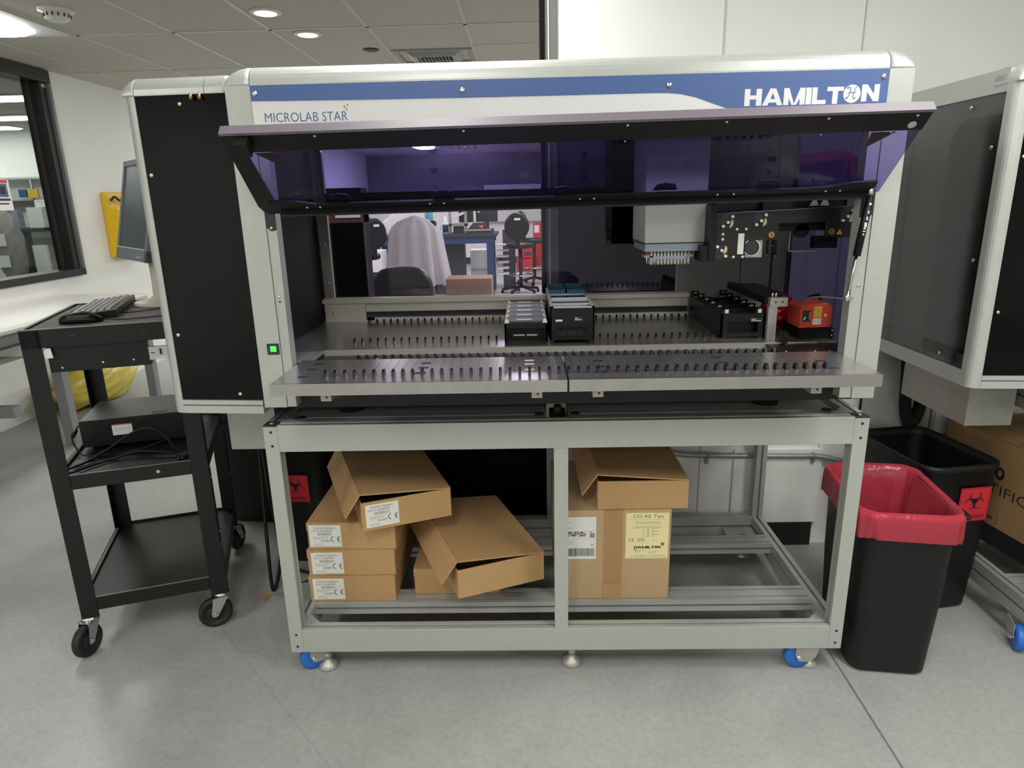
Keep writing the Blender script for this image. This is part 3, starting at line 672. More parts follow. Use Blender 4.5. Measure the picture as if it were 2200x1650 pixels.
b = B().m('tan'); n = 14
out = [(cx(1604), cz(517)), (cx(1641), cz(516)), (cx(1640), cz(552)), (cx(1604), cz(552))]
b.m('galv').box(cx(1604), cx(1641), q+.004, q+.007, cz(553), cz(516)).m('ivory').lathe([(.021, .0), (.0235, -.002), (.0235, 0)], (cx(1618), q+.003, cz(532)), 22, 'y').m('ink').cyl((cx(1618), q+.001, cz(532)), (cx(1618), q+.0035, cz(532)), .020, 22); b.build('lens_plate', ca)
B().m('ystick').prism([(cx(1799), cz(507)), (cx(1811), cz(507)), (cx(1805), cz(496))], 'y', q-.0008, q).m('ink').box(cx(1804.5), cx(1805.5), q-.0012, q, cz(505), cz(500)).build('warning_sticker', ca)
for x in (1745, 1768): 
    B().m('lgrey').prism([(cx(x), cz(447)), (cx(x+20), cz(447)), (cx(x+16), cz(438)), (cx(x+8), cz(432))], 'y', q+.03, q+.034).build('cable_loop', ca)
for x, y0 in ((1648, 547), (1665, 550), (1684, 553), (1676, 530)): B().m('black').cyl((cx(x), q+.05, cz(480)), (cx(x), q+.05, cz(y0)), .0028, 8).m('bolt').cyl((cx(x), q+.05, cz(y0)), (cx(x), q+.05, cz(y0+2)), .002, 8).build('channel_rod', ca)
B().m('acr_smoke').box(cx(1716), cx(1775), q+.06, q+.064, cz(545), cz(490)).m('galv').box(cx(1715), cx(1717), q+.058, q+.066, cz(546), cz(490)).box(cx(1715), cx(1775), q+.058, q+.066, cz(546), cz(544)).m('black').cyl((cx(1740), q+.05, cz(500)), (cx(1740), q+.08, cz(500)), .02, 14).build('camera_bracket', ca)
B().m('black').box(cx(1776), cx(1828), q+.07, q+.10, cz(540), cz(514)).build('sensor_block', ca)
B().m('black').box(-.83, .84, .50, .58, 1.665, 1.73).m('galv').box(-.83, .84, .495, .50, 1.675, 1.69).build('gantry_rail', mach)
# side rail of the autoload unit
sr = B().m('steel2').box(.619, .645, .20, .215, ZD, 1.120).box(.621, .672, .196, .215, 1.118, 1.144).m('ink').cyl((.637, .1955, 1.131), (.637, .197, 1.131), .003, 10).cyl((.657, .1955, 1.131), (.657, .197, 1.131), .003, 10).build('end_stop', mach)
B().m('black').box(.612, .636, .215, .60, 1.122, 1.142).m('carriage').box(.636, .70, .30, .56, 1.136, 1.142).build('support_arm', sr)
for x in (.629, .639): B().m('bolt').cyl((x, .205, 1.144), (x, .205, 1.158), .003, 10).build('stop_pin', sr)
B().m('black').box(.642, .655, .13, .16, ZD, ZD+.035).build('stop_block', sr)
# raised front door
DT = Matrix(((1, 0, 0, 0), (0, -.75, .66, -.032), (.0085, .66, .75, 1.4315), (0, 0, 0, 1)))   # (u, w, back)
dr = B(); dr.T = DT; dr.m('acr_door').box(-.765, .782, .0, .254, .0, .004); dr = dr.build('front_door', mach)
b = B(); b.T = DT; b.m('black').box(-.767, .784, .200, .258, -.0012, -.0002).build('dark_band', dr)
b = B(); b.T = DT; b.m('wheel').box(-.768, .785, .252, .259, -.004, .020).build('handle_bar', dr)
b = B(); b.T = DT; b.m('black')
low = [(-.735, .002), (-.735, .040), (-.69, .040), (-.665, .037), (-.62, .026), (.60, .026), (.66, .032), (.70, .042), (.76, .044), (.76, .002)]
b.prism(low, 'z', -.006, .000).m('darkgrey').box(-.715, .755, -.010, .004, -.012, .0).m('black').box(-.715, .755, .002, .006, -.016, .0); b.build('lower_rail', dr)
b = B(); b.T = DT; b.m('blackpaint').prism([(-.767, .25), (-.767, .02), (-.75, -.006), (-.72, -.006), (-.72, .05), (-.73, .25)], 'z', -.004, .0); b.build('side_plate', dr)
b = B(); b.T = DT; b.m('blackpaint').box(-.735, -.705, .214, .250, -.030, -.004); b.build('latch_block', dr)
pts = [(-.56, .241), (-.23, .241), (.13, .241), (.345, .241), (.565, .241), (.755, .241), (.565, .195), (.13, .195), (-.23, .195), (-.56, .195), (.72, .195)]
for i, (u, w) in enumerate(pts):
    b = B(); b.T = DT; b.m('bolt').dome((u, w, -.0012), .0035 if i < 6 else .0022, (0, 0, -1)).build('door_screw', dr)
for u in (-.645, -.612, -.335, -.30, .04, .075, .38, .42, .645, .68):
    b = B(); b.T = DT; b.m('bolt').dome((u, .015, -.006), .0033, (0, 0, -1)).build('door_screw', dr)
b = B(); b.T = DT; b.m('lgrey').cyl((.755, .216, -.0012), (.755, .216, -.003), .009, 18).build('magnet', dr)
for tri in ([(-.715, .192), (-.655, .192), (-.660, .145)], [(.680, .192), (.735, .192), (.684, .145)]):
    b = B(); b.T = DT; b.m('brownsticker').prism(tri, 'z', .004, .0046).build('warning_sticker', dr)
for u in (-.56, -.30, .0, .25, .50):
    b = B(); b.T = DT; b.m('darkgrey').prism([(u-.03, .026), (u+.03, .026), (u+.022, .046), (u, .051), (u-.022, .046)], 'z', .0045, .007).build('latch_plate', dr)
st = B().m('bolt').cyl((.757, -.045, 1.452), (.757, -.045, 1.428), .006, 10).m('black').cyl((.757, -.045, 1.43), (.7425, -.040, 1.283), .0095, 16).m('chrome').cyl((.7425, -.040, 1.283), (.733, -.036, 1.18), .0038, 12).m('bolt').cyl((.733, -.036, 1.185), (.731, -.035, 1.168), .006, 10).cyl((.731, -.036, 1.172), (.75, -.02, 1.172), .005, 10).build('gas_strut', mach)
b = B().m('white')
for k, (f, w_, h_) in enumerate(((.13, .0035, .004), (.26, .002, .005), (.36, .002, .006), (.46, .0035, .008), (.53, .003, .003), (.58, .0035, .002), (.63, .002, .003))):
    c = Vector((.757, -.045, 1.43)).lerp(Vector((.7425, -.040, 1.283)), f); b.box(c.x-w_, c.x+w_*.7, c.y-.0104, c.y-.0094, c.z-h_, c.z+h_*.4)
b.build('strut_print', st)
B().m('galv').tube(smoothpath([(.731, -.03, 1.172), (.70, .06, 1.165), (.69, .12, 1.15), (.71, .2, 1.12)], 6), .002, 6).build('stay_wire', mach)
alu_table(0, 0, 'long grey aluminium profile table carrying the robot, cartons stacked inside its frame', [(-.755, .05), (.03, .06), (.775, .05), (.775, .71), (-.755, .71)], [(-.80, .045, .5), (.735, .035, 0.)])
alu_table(2.335, .06, 'partly visible aluminium table at the right edge behind the bins', [(-.80, .03), (-.78, .70)], [(-.862, .05, R(70))], far=False)
m2 = thing('liquid_handler', 'second silver robot cut by the right edge, its dark side panel facing the first machine', 'laboratory machine', (2.31, .45, .84))
cabinet(m2, 2.31, .115, True)
b = B().m('alu').box(1.484, 1.546, .09, .17, .90, 1.722).build('front_post', m2)
B().m('darkgrey').box(1.484, 3.10, .16, .81-.02, .90, .99).m('signwhite').box(1.546, 3.05, .09, .10, 1.47, 1.7215).build('base_panel', m2)
B().m('rubber').cyl((1.60, .25, .8305), (1.60, .25, .90), .04, 20).build('machine_foot', m2)
# ================================================================== DECK CARRIERS
def lay(t, name, mk, *boxes, bevel=0.):
    b = B().m(mk)
    for q in boxes: b.box(*q)
    return b.build(name, t, bevel)
c1 = thing('plate_carrier', 'black deck carrier with a ladder of white corner clips, left of the taller black carrier', 'carrier', (-.10, .4, ZD))
x0, x1, ya, yb = -.164, -.036, .180, .618
b = B().m('black').box(x0, x0+.006, ya, yb, ZD+.002, ZD+.062).box(x1-.006, x1, ya, yb, ZD+.002, ZD+.062).box(x0, x1, ya, ya+.006, ZD+.050, ZD+.066).box(x0, x1, ya, ya+.006, ZD+.002, ZD+.014).box(x0+.006, x1-.006, ya+.03, ya+.034, ZD+.006, ZD+.05).box(x0, x0+.02, ya-.004, ya+.01, ZD+.0006, ZD+.008).box(x1-.02, x1, ya-.004, ya+.01, ZD+.0006, ZD+.008).box(x0+.01, x1-.01, ya+.06, yb-.02, ZD+.006, ZD+.03)
b.box(x0, x0+.008, ya, ya+.008, ZD+.014, ZD+.05).box(x1-.008, x1, ya, ya+.008, ZD+.014, ZD+.05); b.build('frame', c1)
lay(c1, 'label_strip', 'lgrey', (x0+.026, x0+.060, ya+.028, ya+.030, ZD+.022, ZD+.026), (x0+.066, x0+.098, ya+.028, ya+.030, ZD+.022, ZD+.026))
for k in range(5):
    y = ya+.004+k*.0875
    s = lay(c1, 'plate_site', 'darkgrey', (x0+.006, x1-.006, y, y+.080, ZD+.060, ZD+.071), bevel=.001)
    lay(s, 'label_strip', 'white', (x0+.036, x0+.082, y+.022, y+.034, ZD+.071, ZD+.0716))
    for xx, sx in ((x0+.002, 1), (x1-.002, -1)):
        B().m('ivory').prism([(xx-.002*sx, ZD+.058), (xx+.016*sx, ZD+.058), (xx+.010*sx, ZD+.074), (xx+.004*sx, ZD+.078), (xx, ZD+.074)], 'y', y-.003, y+.022).prism([(xx, ZD+.058), (xx+.008*sx, ZD+.058), (xx+.004*sx, ZD+.084)], 'y', y+.026, y+.05).build('corner_clip', s)
c2 = thing('reservoir_carrier', 'tall black deck carrier with pale rim and teal troughs, in the middle of the deck', 'carrier', (.04, .4, ZD))
x0, x1, ya, yb, zt = -.028, .103, .182, .620, ZD+.112
b = B().m('black').box(x0, x0+.004, ya, yb, ZD+.004, zt-.004).box(x1-.004, x1, ya, yb, ZD+.004, zt-.004).box(x0+.004, x1-.004, yb-.004, yb, ZD+.01, zt-.004)
b.box(x0, x1, ya, ya+.004, ZD+.05, zt-.004).box(x0, x1, ya, ya+.004, ZD+.012, ZD+.024).box(x0, x0+.022, ya, ya+.004, ZD+.024, ZD+.05).box(x1-.024, x1, ya, ya+.004, ZD+.024, ZD+.05).box(x0+.045, x0+.050, ya, ya+.004, ZD+.024, ZD+.05).box(x0+.078, x0+.083, ya, ya+.004, ZD+.024, ZD+.05)
b.box(x0, x0+.012, ya-.002, ya+.02, ZD+.0006, ZD+.014).box(x1-.016, x1, ya-.002, ya+.02, ZD+.0006, ZD+.014).m('ink').box(x0+.02, x1-.02, ya+.02, ya+.024, ZD+.01, ZD+.06).box(x0+.004, x1-.004, ya+.03, yb-.01, ZD+.03, ZD+.04); b.build('body', c2)
b = B().m('rimgrey').box(x0, x0+.010, ya, yb, zt-.004, zt).box(x1-.008, x1, ya, yb, zt-.004, zt).box(x0, x1, ya, ya+.010, zt-.004, zt)
for y in (.25, .325, .46): b.box(x0+.01, x1-.008, y, y+.014, zt-.006, zt-.001)
b.m('chartclear').box(x0+.01, x1-.008, .34, .40, zt-.03, zt-.026).box(x0+.01, x1-.008, .34, .343, zt-.03, zt+.004); b.build('rim', c2)
for xa, xb in ((x0+.006, x0+.062), (x0+.068, x1-.004)):
    B().m('teal').box(xa, xb, .47, .475, zt-.03, zt+.012).box(xa, xb, .60, .605, zt-.03, zt+.016).box(xa, xa+.003, .475, .60, zt-.03, zt+.012).box(xb-.003, xb, .475, .60, zt-.03, zt+.012).box(xa, xb, .475, .60, zt-.034, zt-.03).build('trough', c2)
lay(c2, 'white_tag', 'white', (x0+.016, x0+.036, ya-.001, ya, ZD+.068, ZD+.074))
lay(c2, 'name_plate', 'ink', (x0+.070, x0+.098, ya-.001, ya, ZD+.068, ZD+.082))
pl = lay(c2, 'name_print', 'white', *[(x0+.073, x0+.073+w, ya-.0016, ya-.001, ZD+z, ZD+z+.002) for w, z in ((.010, .077), (.020, .072))])
c3 = thing('tube_carrier', 'wide black deck carrier with two rows of small clip towers, right of the deck', 'carrier', (.56, .4, ZD))
x0, x1, ya, yb, zt = .486, .618, .216, .610, ZD+.075
b = B().m('black').box(x0, x0+.006, ya, yb, ZD+.004, zt).box(x1-.006, x1, ya, yb, ZD+.004, zt).box(x0, x1, ya, ya+.006, ZD+.052, zt).box(x0, x1, ya, ya+.006, ZD+.006, ZD+.018).box(x0, x0+.022, ya, ya+.006, ZD+.018, ZD+.052).box(x1-.022, x1, ya, ya+.006, ZD+.018, ZD+.052).box(x0+.006, x1-.006, ya+.02, yb, zt-.014, zt-.008).box(x0+.02, x1-.02, ya+.03, ya+.034, ZD+.006, zt-.014)
b.box(x0, x0+.02, ya, ya+.03, ZD+.0006, ZD+.006).box(x1-.02, x1, ya, ya+.03, ZD+.0006, ZD+.006)
for k in range(5): b.box(x0+.006, x1-.006, ya+.03+k*.08, ya+.036+k*.08, zt-.008, zt-.002)
b.build('body', c3)
for k in range(6):
    y = ya+.003+k*.076
    for xx in (x0+.004, x1-.030):
        B().m('black').box(xx, xx+.006, y, y+.008, zt, zt+.018).box(xx+.018, xx+.024, y, y+.008, zt, zt+.018).box(xx, xx+.024, y, y+.008, zt+.014, zt+.018).box(xx+.003, xx+.021, y+.003, y+.006, zt, zt+.012).m('ivory' if k == 0 else 'lgrey').box(xx+.007, xx+.017, y-.001, y+.001, zt+(.002 if k == 0 else .010), zt+.013).build('clip_tower', c3)
lay(c3, 'name_plate', 'ink', (x0+.088, x0+.122, ya-.001, ya, ZD+.050, ZD+.062))
lay(c3, 'name_print', 'white', *[(x0+.090, x0+.090+w, ya-.0016, ya-.001, ZD+z, ZD+z+.002) for w, z in ((.014, .0575), (.029, .0525))])
# scanner and red bag
sc = thing('barcode_scanner', 'small red sensor with yellow sticker on a black block at the right', 'scanner', (.76, .25, ZD))
b = B().m('scanner').prism([(.714, 1.051), (.802, 1.053), (.806, 1.058), (.806, 1.114), (.792, 1.126), (.722, 1.119), (.714, 1.112)], 'y', .20, .30); b.build('housing', sc, .0015)
lay(sc, 'display', 'ink', (.7205, .7425, .199, .2, 1.071, 1.104)); lay(sc, 'display_light', 'green', (.7255, .7295, .1984, .199, 1.081, 1.085), (.7235, .727, .1984, .199, 1.076, 1.0795))
lay(sc, 'display_print', 'white', (.740, .7412, .1984, .199, 1.078, 1.100))
lay(sc, 'yellow_label', 'ystick', (.752, .776, .199, .2, 1.081, 1.116)); lay(sc, 'maker_label', 'label', (.751, .776, .199, .2, 1.062, 1.079)); lay(sc, 'label_print', 'greyink', *[(.764, .764+w, .1985, .199, z, z+.0012) for w, z in ((.010, .0), (.008, .003), (.010, .006), (.007, .009))] and [(.764, .774, .1985, .199, 1.066+k*.003, 1.0672+k*.003) for k in range(4)])
text('CE', 'label_print', sc, 'greyink', .7525, .7615, 1.066, 1.075, FRONT(.199), -.01)
lay(sc, 'small_tag', 'white', (.785, .790, .199, .2, 1.085, 1.093))
lay(sc, 'base', 'black', (.712, .812, .19, .32, ZD+.001, 1.050)); 
for x, z in ((.808, 1.03), (.808, 1.045)): B().m('bolt').dome((x, .19, z), .003).build('base_screw', sc)
B().m('black').tube(smoothpath([(.80, .28, 1.10), (.812, .30, 1.118), (.818, .34, 1.13), (.80, .40, 1.10), (.78, .46, ZD+.01)], 6), .004).build('lead', sc)
def blob(name, mk, c, r, amp, seed, seg=40, rings=26, flat=0.):
    rnd = random.Random(seed); ph = [(rnd.uniform(2, 9), rnd.uniform(2, 9), rnd.uniform(0, 6.3)) for _ in range(7)]
    b = B().m(mk); L_ = []
    for i in range(rings+1):
        th = math.pi*i/rings; ring = []
        for k in range(seg):
            p = 2*math.pi*k/seg
            d = 1+amp*sum(math.sin(int(a)*p+c2*th*2+o) for a, c2, o in ph)/3
            z = math.cos(th)*r[2]*d
            if z < -flat and flat: z = -flat
            ring.append((c[0]+math.sin(th)*math.cos(p)*r[0]*d, c[1]+math.sin(th)*math.sin(p)*r[1]*d, c[2]+z))
        L_.append(ring)
    return b.loft(L_, cap0=False, cap1=False)
o = blob('x', 'redbag', (.716, .392, ZD+.054), (.052, .055, .056), .10, 3, flat=.050); o = o.build('plastic_bag')
tag(o, 'crumpled shiny red plastic bag on the deck beside the red sensor', 'bag')
# ================================================================== CARTONS
def local(lx, ly, lz): return (lx, ly, lz)
def stick(par, name, mk, x0, x1, z0, z1, y=-.0008): return B().m(mk).box(x0, x1, y, .0002, z0, z1).build(name, par, world=False)
def LF(y): return FRONT(y)
def ltext(s, par, x0, x1, z0, z1, mk='greyink', bold=0., y=-.0009):
    return text(s, 'label_print', par, mk, x0, x1, z0, z1, wm(par) @ FRONT(y), bold)
def shiplabel(par, x0, z0, w=.103, h=.076):
    s = stick(par, 'paper_label', 'label', x0, x0+w, z0, z0+h)
    ltext('Solutions Labware', s, x0+.016, x0+.084, z0+h-.013, z0+h-.004, 'greyink', -.005)
    ltext('Part No. RE20800SER', s, x0+.010, x0+.075, z0+h-.0225, z0+h-.0165, 'greyink', -.005)
    b = B().m('greyink'); x = x0+.026; rr = random.Random(3)
    while x < x0+.074:
        w1 = rr.choice((.0006, .0006, .0012)); b.box(x, x+w1, -.0011, -.0008, z0+h-.036, z0+h-.026); x += w1+rr.choice((.0009, .0016))
    x = x0+.036
    while x < x0+.064:
        w1 = rr.choice((.0006, .0012)); b.box(x, x+w1, -.0011, -.0008, z0+.017, z0+.0255); x += w1+rr.choice((.0009, .0018))
    b.build('barcode', s, world=False)
    b = B().m('greyink')
    for k, (a, l) in enumerate(((.012, .050), (.012, .040), (.012, .022), (.012, .03), (.012, .034))):
        zz = z0+(.034, .0305, .027, .0095, .0055)[k]; xx = x0+a
        while xx < x0+a+l: q = rr.uniform(.003, .008); b.box(xx, min(xx+q, x0+a+l), -.0010, -.0008, zz, zz+.0013); xx += q+.0018
    b.build('fine_print', s, world=False)
    for xa in (x0+.079, x0+.100):      # the C and E of the conformity mark
        b = B().m('ink'); r = .0105
        for a in range(100, 261, 10):
            p, q2 = R(a), R(a+10); zc = z0+.027
            if a+10 <= 260: b.hexa([(xa+r*math.cos(p), -.0011, zc+r*math.sin(p)), (xa+r*math.cos(q2), -.0011, zc+r*math.sin(q2)), (xa+r*math.cos(q2), -.0008, zc+r*math.sin(q2)), (xa+r*math.cos(p), -.0008, zc+r*math.sin(p)), (xa+(r-.0022)*math.cos(p), -.0011, zc+(r-.0022)*math.sin(p)), (xa+(r-.0022)*math.cos(q2), -.0011, zc+(r-.0022)*math.sin(q2)), (xa+(r-.0022)*math.cos(q2), -.0008, zc+(r-.0022)*math.sin(q2)), (xa+(r-.0022)*math.cos(p), -.0008, zc+(r-.0022)*math.sin(p))])
        if xa > x0+.09: b.box(xa-.010, xa-.002, -.0011, -.0008, z0+.0262, z0+.0282)
        b.build('mark_print', s, world=False)
    return s
W_, D_, H_ = .284, .45, .095
def closed_carton(label, loc, rz, lab=True, mk='kraft', flapgap=True, group=None):
    t = thing('cardboard_carton', label, 'carton', loc, rz, group)
    B().m(mk).box(0, W_, 0, D_, 0, H_-.004).build('carton_body', t, .002, world=False)
    # lid sheet tucked over the top, its edge folded down at the left
    B().m(mk).box(.003, W_-.001, -.001, D_, H_-.0035, H_).box(-.0015, .003, .0, D_, H_-.03, H_-.001).build('lid', t, .001, world=False)
    if lab: shiplabel(t, .006 if lab == 1 else .012, .010 if lab == 1 else .008)
    return t
def open_carton(label, loc, rz, lift=.030, lab=False, stuff=True, W=W_, ins='contents'):
    t = thing('cardboard_carton', label, 'carton', loc, rz)
    e = .004
    b = B().m('kraft').box(0, W, 0, D_, 0, e).box(0, W, 0, e, e, H_).box(0, W, D_-e, D_, e, H_).box(0, e, e, D_-e, e, H_-.004).box(W-e, W, e, D_-e, e, H_); b.build('carton_body', t, world=False)
    if stuff: B().m(ins).box(e+.004, W-e-.004, e+.004, D_-.02, e, H_-.012).build('wrapped_content', t, .008, world=False)
    # lid hinged along the right edge, raised at the left
    zl = H_+lift
    li = B().m('kraft').hexa([(.002, -.004, zl), (W, -.004, H_), (W, D_, H_), (-.004, D_, zl+.006), (.002, -.004, zl+e), (W, -.004, H_+e), (W, D_, H_+e), (-.004, D_, zl+.006+e)]).build('lid', t, world=False)
    f = [(.002, -.004, zl+e), (-.004, D_, zl+.006+e), (-.052, D_-.02, zl-.062), (-.046, .018, zl-.078)]
    n = Vector((-.8, 0, .6))*e
    B().m('kraft').hexa([f[0], f[3], f[2], f[1]]+[tuple(Vector(p)+n) for p in (f[0], f[3], f[2], f[1])]).build('side_flap', t, world=False)
    if lab: shiplabel(t, .012, .010)
    return t
closed_carton('flat cardboard carton with white label at the bottom of the stack of four', (-.827, .152, .1695), 0, 2, group='flat cartons of the left stack')
closed_carton('flat cardboard carton with white label, second from the bottom of the stack of four', (-.822, .150, .266), R(.5), 2, group='flat cartons of the left stack')
closed_carton('flat cardboard carton with white label, directly under the tilted open carton', (-.8135, .150, .3625), R(-.5), 1, group='flat cartons of the left stack')
open_carton('open carton with white label and dark wrapped content, lying crosswise on the stack', (-.613, .078, .4605), R(22.3), .028, True)
closed_carton('plain flat carton half hidden beneath the crosswise open carton without label', (-.486, .188, .1695), R(1), 0)
open_carton('open unlabelled carton lying aslant on a flat carton right of the stack', (-.319, .012, .2665), R(22.), .030, False, False)
bx = thing('cardboard_box', 'large cardboard box with shipping label and cream label on the right shelf', 'box', (-.015, .152, .1695))
B().m('kraft2').box(0, .366, 0, .42, 0, .318).build('box_body', bx, .003, world=False)
B().m('tape').box(.152, .212, -.0008, .001, .001, .317).box(.152, .212, 0, .42, .3175, .3184).m('kraft').box(.150, .211, -.0011, -.0007, .001, .055).build('packing_tape', bx, world=False)
s = stick(bx, 'shipping_label', 'label', .018, .128, .148, .296)
rr = random.Random(5); b = B().m('ink'); x = .036
while x < .122: w1 = rr.choice((.0008, .0014, .0022)); b.box(x, x+w1, -.0011, -.0008, .158, .186); x += w1+rr.choice((.0008, .0014))
b.build('barcode', s, world=False); b = B().m('ink')
for k in range(42):
    for j in range(5):
        if rr.random() < .55: b.box(.020+k*.0018, .0215+k*.0018, -.0011, -.0008, .228+j*.0034, .2310+j*.0034)
b.build('barcode', s, world=False)
B().m('ink').box(.108, .123, -.0011, -.0008, .224, .239).m('label').box(.1095, .1215, -.0014, -.0011, .2255, .2375).m('ink').box(.111, .1135, -.0016, -.0014, .227, .236).box(.111, .120, -.0016, -.0014, .2335, .236).box(.111, .120, -.0016, -.0014, .227, .229).box(.1175, .120, -.0016, -.0014, .227, .232).box(.115, .120, -.0016, -.0014, .2305, .232).build('carrier_mark', s, world=False)
b = B().m('greyink')
for z, l in ((.290, .02), (.285, .016), (.279, .014), (.274, .024), (.268, .014), (.257, .030), (.253, .018), (.214, .02), (.207, .036), (.201, .030)):
    xx = .020
    while xx < .020+l: q = rr.uniform(.003, .007); b.box(xx, xx+q, -.0010, -.0008, z, z+.0018); xx += q+.0016
b.box(.020, .126, -.0010, -.0008, .2445, .2449).box(.020, .126, -.0010, -.0008, .220, .2204).box(.110, .122, -.001, -.0008, .196, .1985).box(.106, .116, -.001, -.0008, .242, .2445); b.build('fine_print', s, world=False)
s = stick(bx, 'cream_label', 'creamlabel', .222, .358, .148, .308)
def bt(st, x0, x1, z0, z1, mk='greyink', bold=0.): ltext(st, s, x0, x1, z0, z1, mk, bold)
bt('CO-RE Tips', .244, .340, .288, .302, 'ink', -.012)
B().m('greyink').box(.236, .350, -.0010, -.0008, .2845, .2849).build('rule_line', s, world=False)
b = B().m('greyink')
for z, a, l in ((.276, .252, .082), (.270, .252, .078), (.260, .254, .074), (.255, .244, .094), (.176, .256, .03), (.171, .253, .022), (.171, .296, .028), (.166, .296, .022), (.158, .253, .034), (.158, .300, .044)):
    xx = a
    while xx < a+l: q = rr.uniform(.003, .008); b.box(xx, min(xx+q, a+l), -.0010, -.0008, z, z+.0016); xx += q+.0016
for k in range(5): b.box(.276, .282, -.001, -.0008, .249-k*.0058, .2505-k*.0058); b.box(.289, .296, -.001, -.0008, .2485-k*.0058, .2510-k*.0058); b.box(.303, .312+.012*(k % 2), -.001, -.0008, .249-k*.0058, .2505-k*.0058)
b.build('fine_print', s, world=False); b = B().m('greyink')
for k in range(24): b.box(.232+k*.005, .2332+k*.005+(k % 3)*.0008, -.001, -.0008, .1525, .1555)
b.build('fine_print', s, world=False)
bt('CE', .231, .248, .209, .219, 'ink', -.012); bt('IVD', .263, .280, .2105, .2175, 'ink', -.01)
B().m('ink').box(.260, .283, -.001, -.0008, .2085, .2090).box(.260, .283, -.001, -.0008, .2190, .2195).box(.260, .2605, -.001, -.0008, .2085, .2195).box(.2825, .283, -.001, -.0008, .2085, .2195).box(.309, .3096, -.001, -.0008, .208, .215).box(.249, .256, -.001, -.0008, .1785, .1815).build('mark_print', s, world=False)
F4 = wm(bx) @ FRONT(-.0009)
block('HAMILT', s, 'ink', .249, .3145, .1835, .1920, F4, 'label_print'); block('N', s, 'ink', .3245, .334, .1835, .1920, F4, 'label_print')
B().m('ink').cyl((.3195, -.0011, .1878), (.3195, -.0008, .1878), .0046, 18).m('creamlabel').box(.3178, .3184, -.0013, -.0011, .1850, .1905).box(.3206, .3212, -.0013, -.0011, .1850, .1905).box(.3178, .3212, -.0013, -.0011, .1875, .1881).build('mark_print', s, world=False)
B().m('reddot').cyl((.340, -.0012, .1985), (.340, -.0008, .1985), .0062, 18).build('red_dot', s, world=False)
open_carton('open unlabelled carton overhanging the large cardboard box on the right shelf', (.117, .157, .4888), R(.3), .022, False, False)
# ================================================================== BINS
def make_bin(t, w, d, h, tw, td):
    """local frame: base centred, long side along y"""
    def rr_(cx, cy, w, d, r, z): return [(x, y, z) for x, y in rrect(cx, cy, w, d, r)]
    b = B().m('bin')
    R_ = [rr_(0, 0, w-.02, d-.02, .035, 0), rr_(0, 0, w, d, .04, .012), rr_(0, 0, w+(tw-w)*.5, d+(td-d)*.5, .045, h*.5), rr_(0, 0, tw-.012, td-.012, .05, h-.025), rr_(0, 0, tw, td, .055, h-.022), rr_(0, 0, tw+.004, td+.004, .056, h-.010), rr_(0, 0, tw, td, .055, h), rr_(0, 0, tw-.016, td-.016, .05, h), rr_(0, 0, tw-.02, td-.02, .05, h-.03), rr_(0, 0, w-.02, d-.02, .04, .02)]
    b.loft(R_); return b.build('bin_body', t, world=False)
def hazard(par, x0, z0, w, h, y, tilt=0.):
    s = B().m('redlabel').hexa([(x0, y, z0), (x0+w, y, z0), (x0+w, y+.001, z0), (x0, y+.001, z0), (x0, y-tilt, z0+h), (x0+w, y-tilt, z0+h), (x0+w, y-tilt+.001, z0+h), (x0, y-tilt+.001, z0+h)]).build('hazard_label', par, world=False)
    xc, zc = x0+w/2, z0+h*.60; r = w*.23
    F2 = wm(par) @ Matrix(((1, 0, 0, 0), (0, -tilt/h, -1, y-.0012+tilt*z0/h), (0, 1, 0, 0), (0, 0, 0, 1)))
    b = B().m('ink'); b.T = wm(par).inverted() @ F2
    b.cyl((xc, zc, 0), (xc, zc, .0004), r*.34, 16)
    for a0 in (90, 210, 330):
        ox, oz = xc+r*.62*math.cos(R(a0)), zc+r*.62*math.sin(R(a0))
        for k in range(-13, 14):        # open horn rings of the sign
            p, q = R(a0+k*10.5), R(a0+(k+1)*10.5)
            t0 = r*.30*(1-abs(k)/15)+.0006; t1 = r*.30*(1-abs(k+1)/15)+.0006; ra = r*.78
            b.hexa([(ox+(ra-t0)*math.cos(p+math.pi), oz+(ra-t0)*math.sin(p+math.pi), 0), (ox+ra*math.cos(p+math.pi), oz+ra*math.sin(p+math.pi), 0), (ox+ra*math.cos(q+math.pi), oz+ra*math.sin(q+math.pi), 0), (ox+(ra-t1)*math.cos(q+math.pi), oz+(ra-t1)*math.sin(q+math.pi), 0), (ox+(ra-t0)*math.cos(p+math.pi), oz+(ra-t0)*math.sin(p+math.pi), .0004), (ox+ra*math.cos(p+math.pi), oz+ra*math.sin(p+math.pi), .0004), (ox+ra*math.cos(q+math.pi), oz+ra*math.sin(q+math.pi), .0004), (ox+(ra-t1)*math.cos(q+math.pi), oz+(ra-t1)*math.sin(q+math.pi), .0004)])
    e = w*.03
    for q in ((x0+e, x0+w-e, z0+e, z0+e+.0008), (x0+e, x0+w-e, z0+h-e, z0+h-e+.0008), (x0+e, x0+e+.0008, z0+e, z0+h-e), (x0+w-e, x0+w-e+.0008, z0+e, z0+h-e)): b.box(q[0], q[1], q[2], q[3], 0, .0004)
    b.build('hazard_symbol', s, world=False)
    text('BIOHAZARD', 'hazard_print', s, 'ink', x0+w*.12, x0+w*.88, z0+h*.10, z0+h*.19, F2, .005)
b1 = thing('waste_bin', 'tall black waste bin with red liner draped over its rim, right of the table', 'bin', (1.022, .155, 0), R(-7.5))
make_bin(b1, .225, .33, .545, .275, .385)
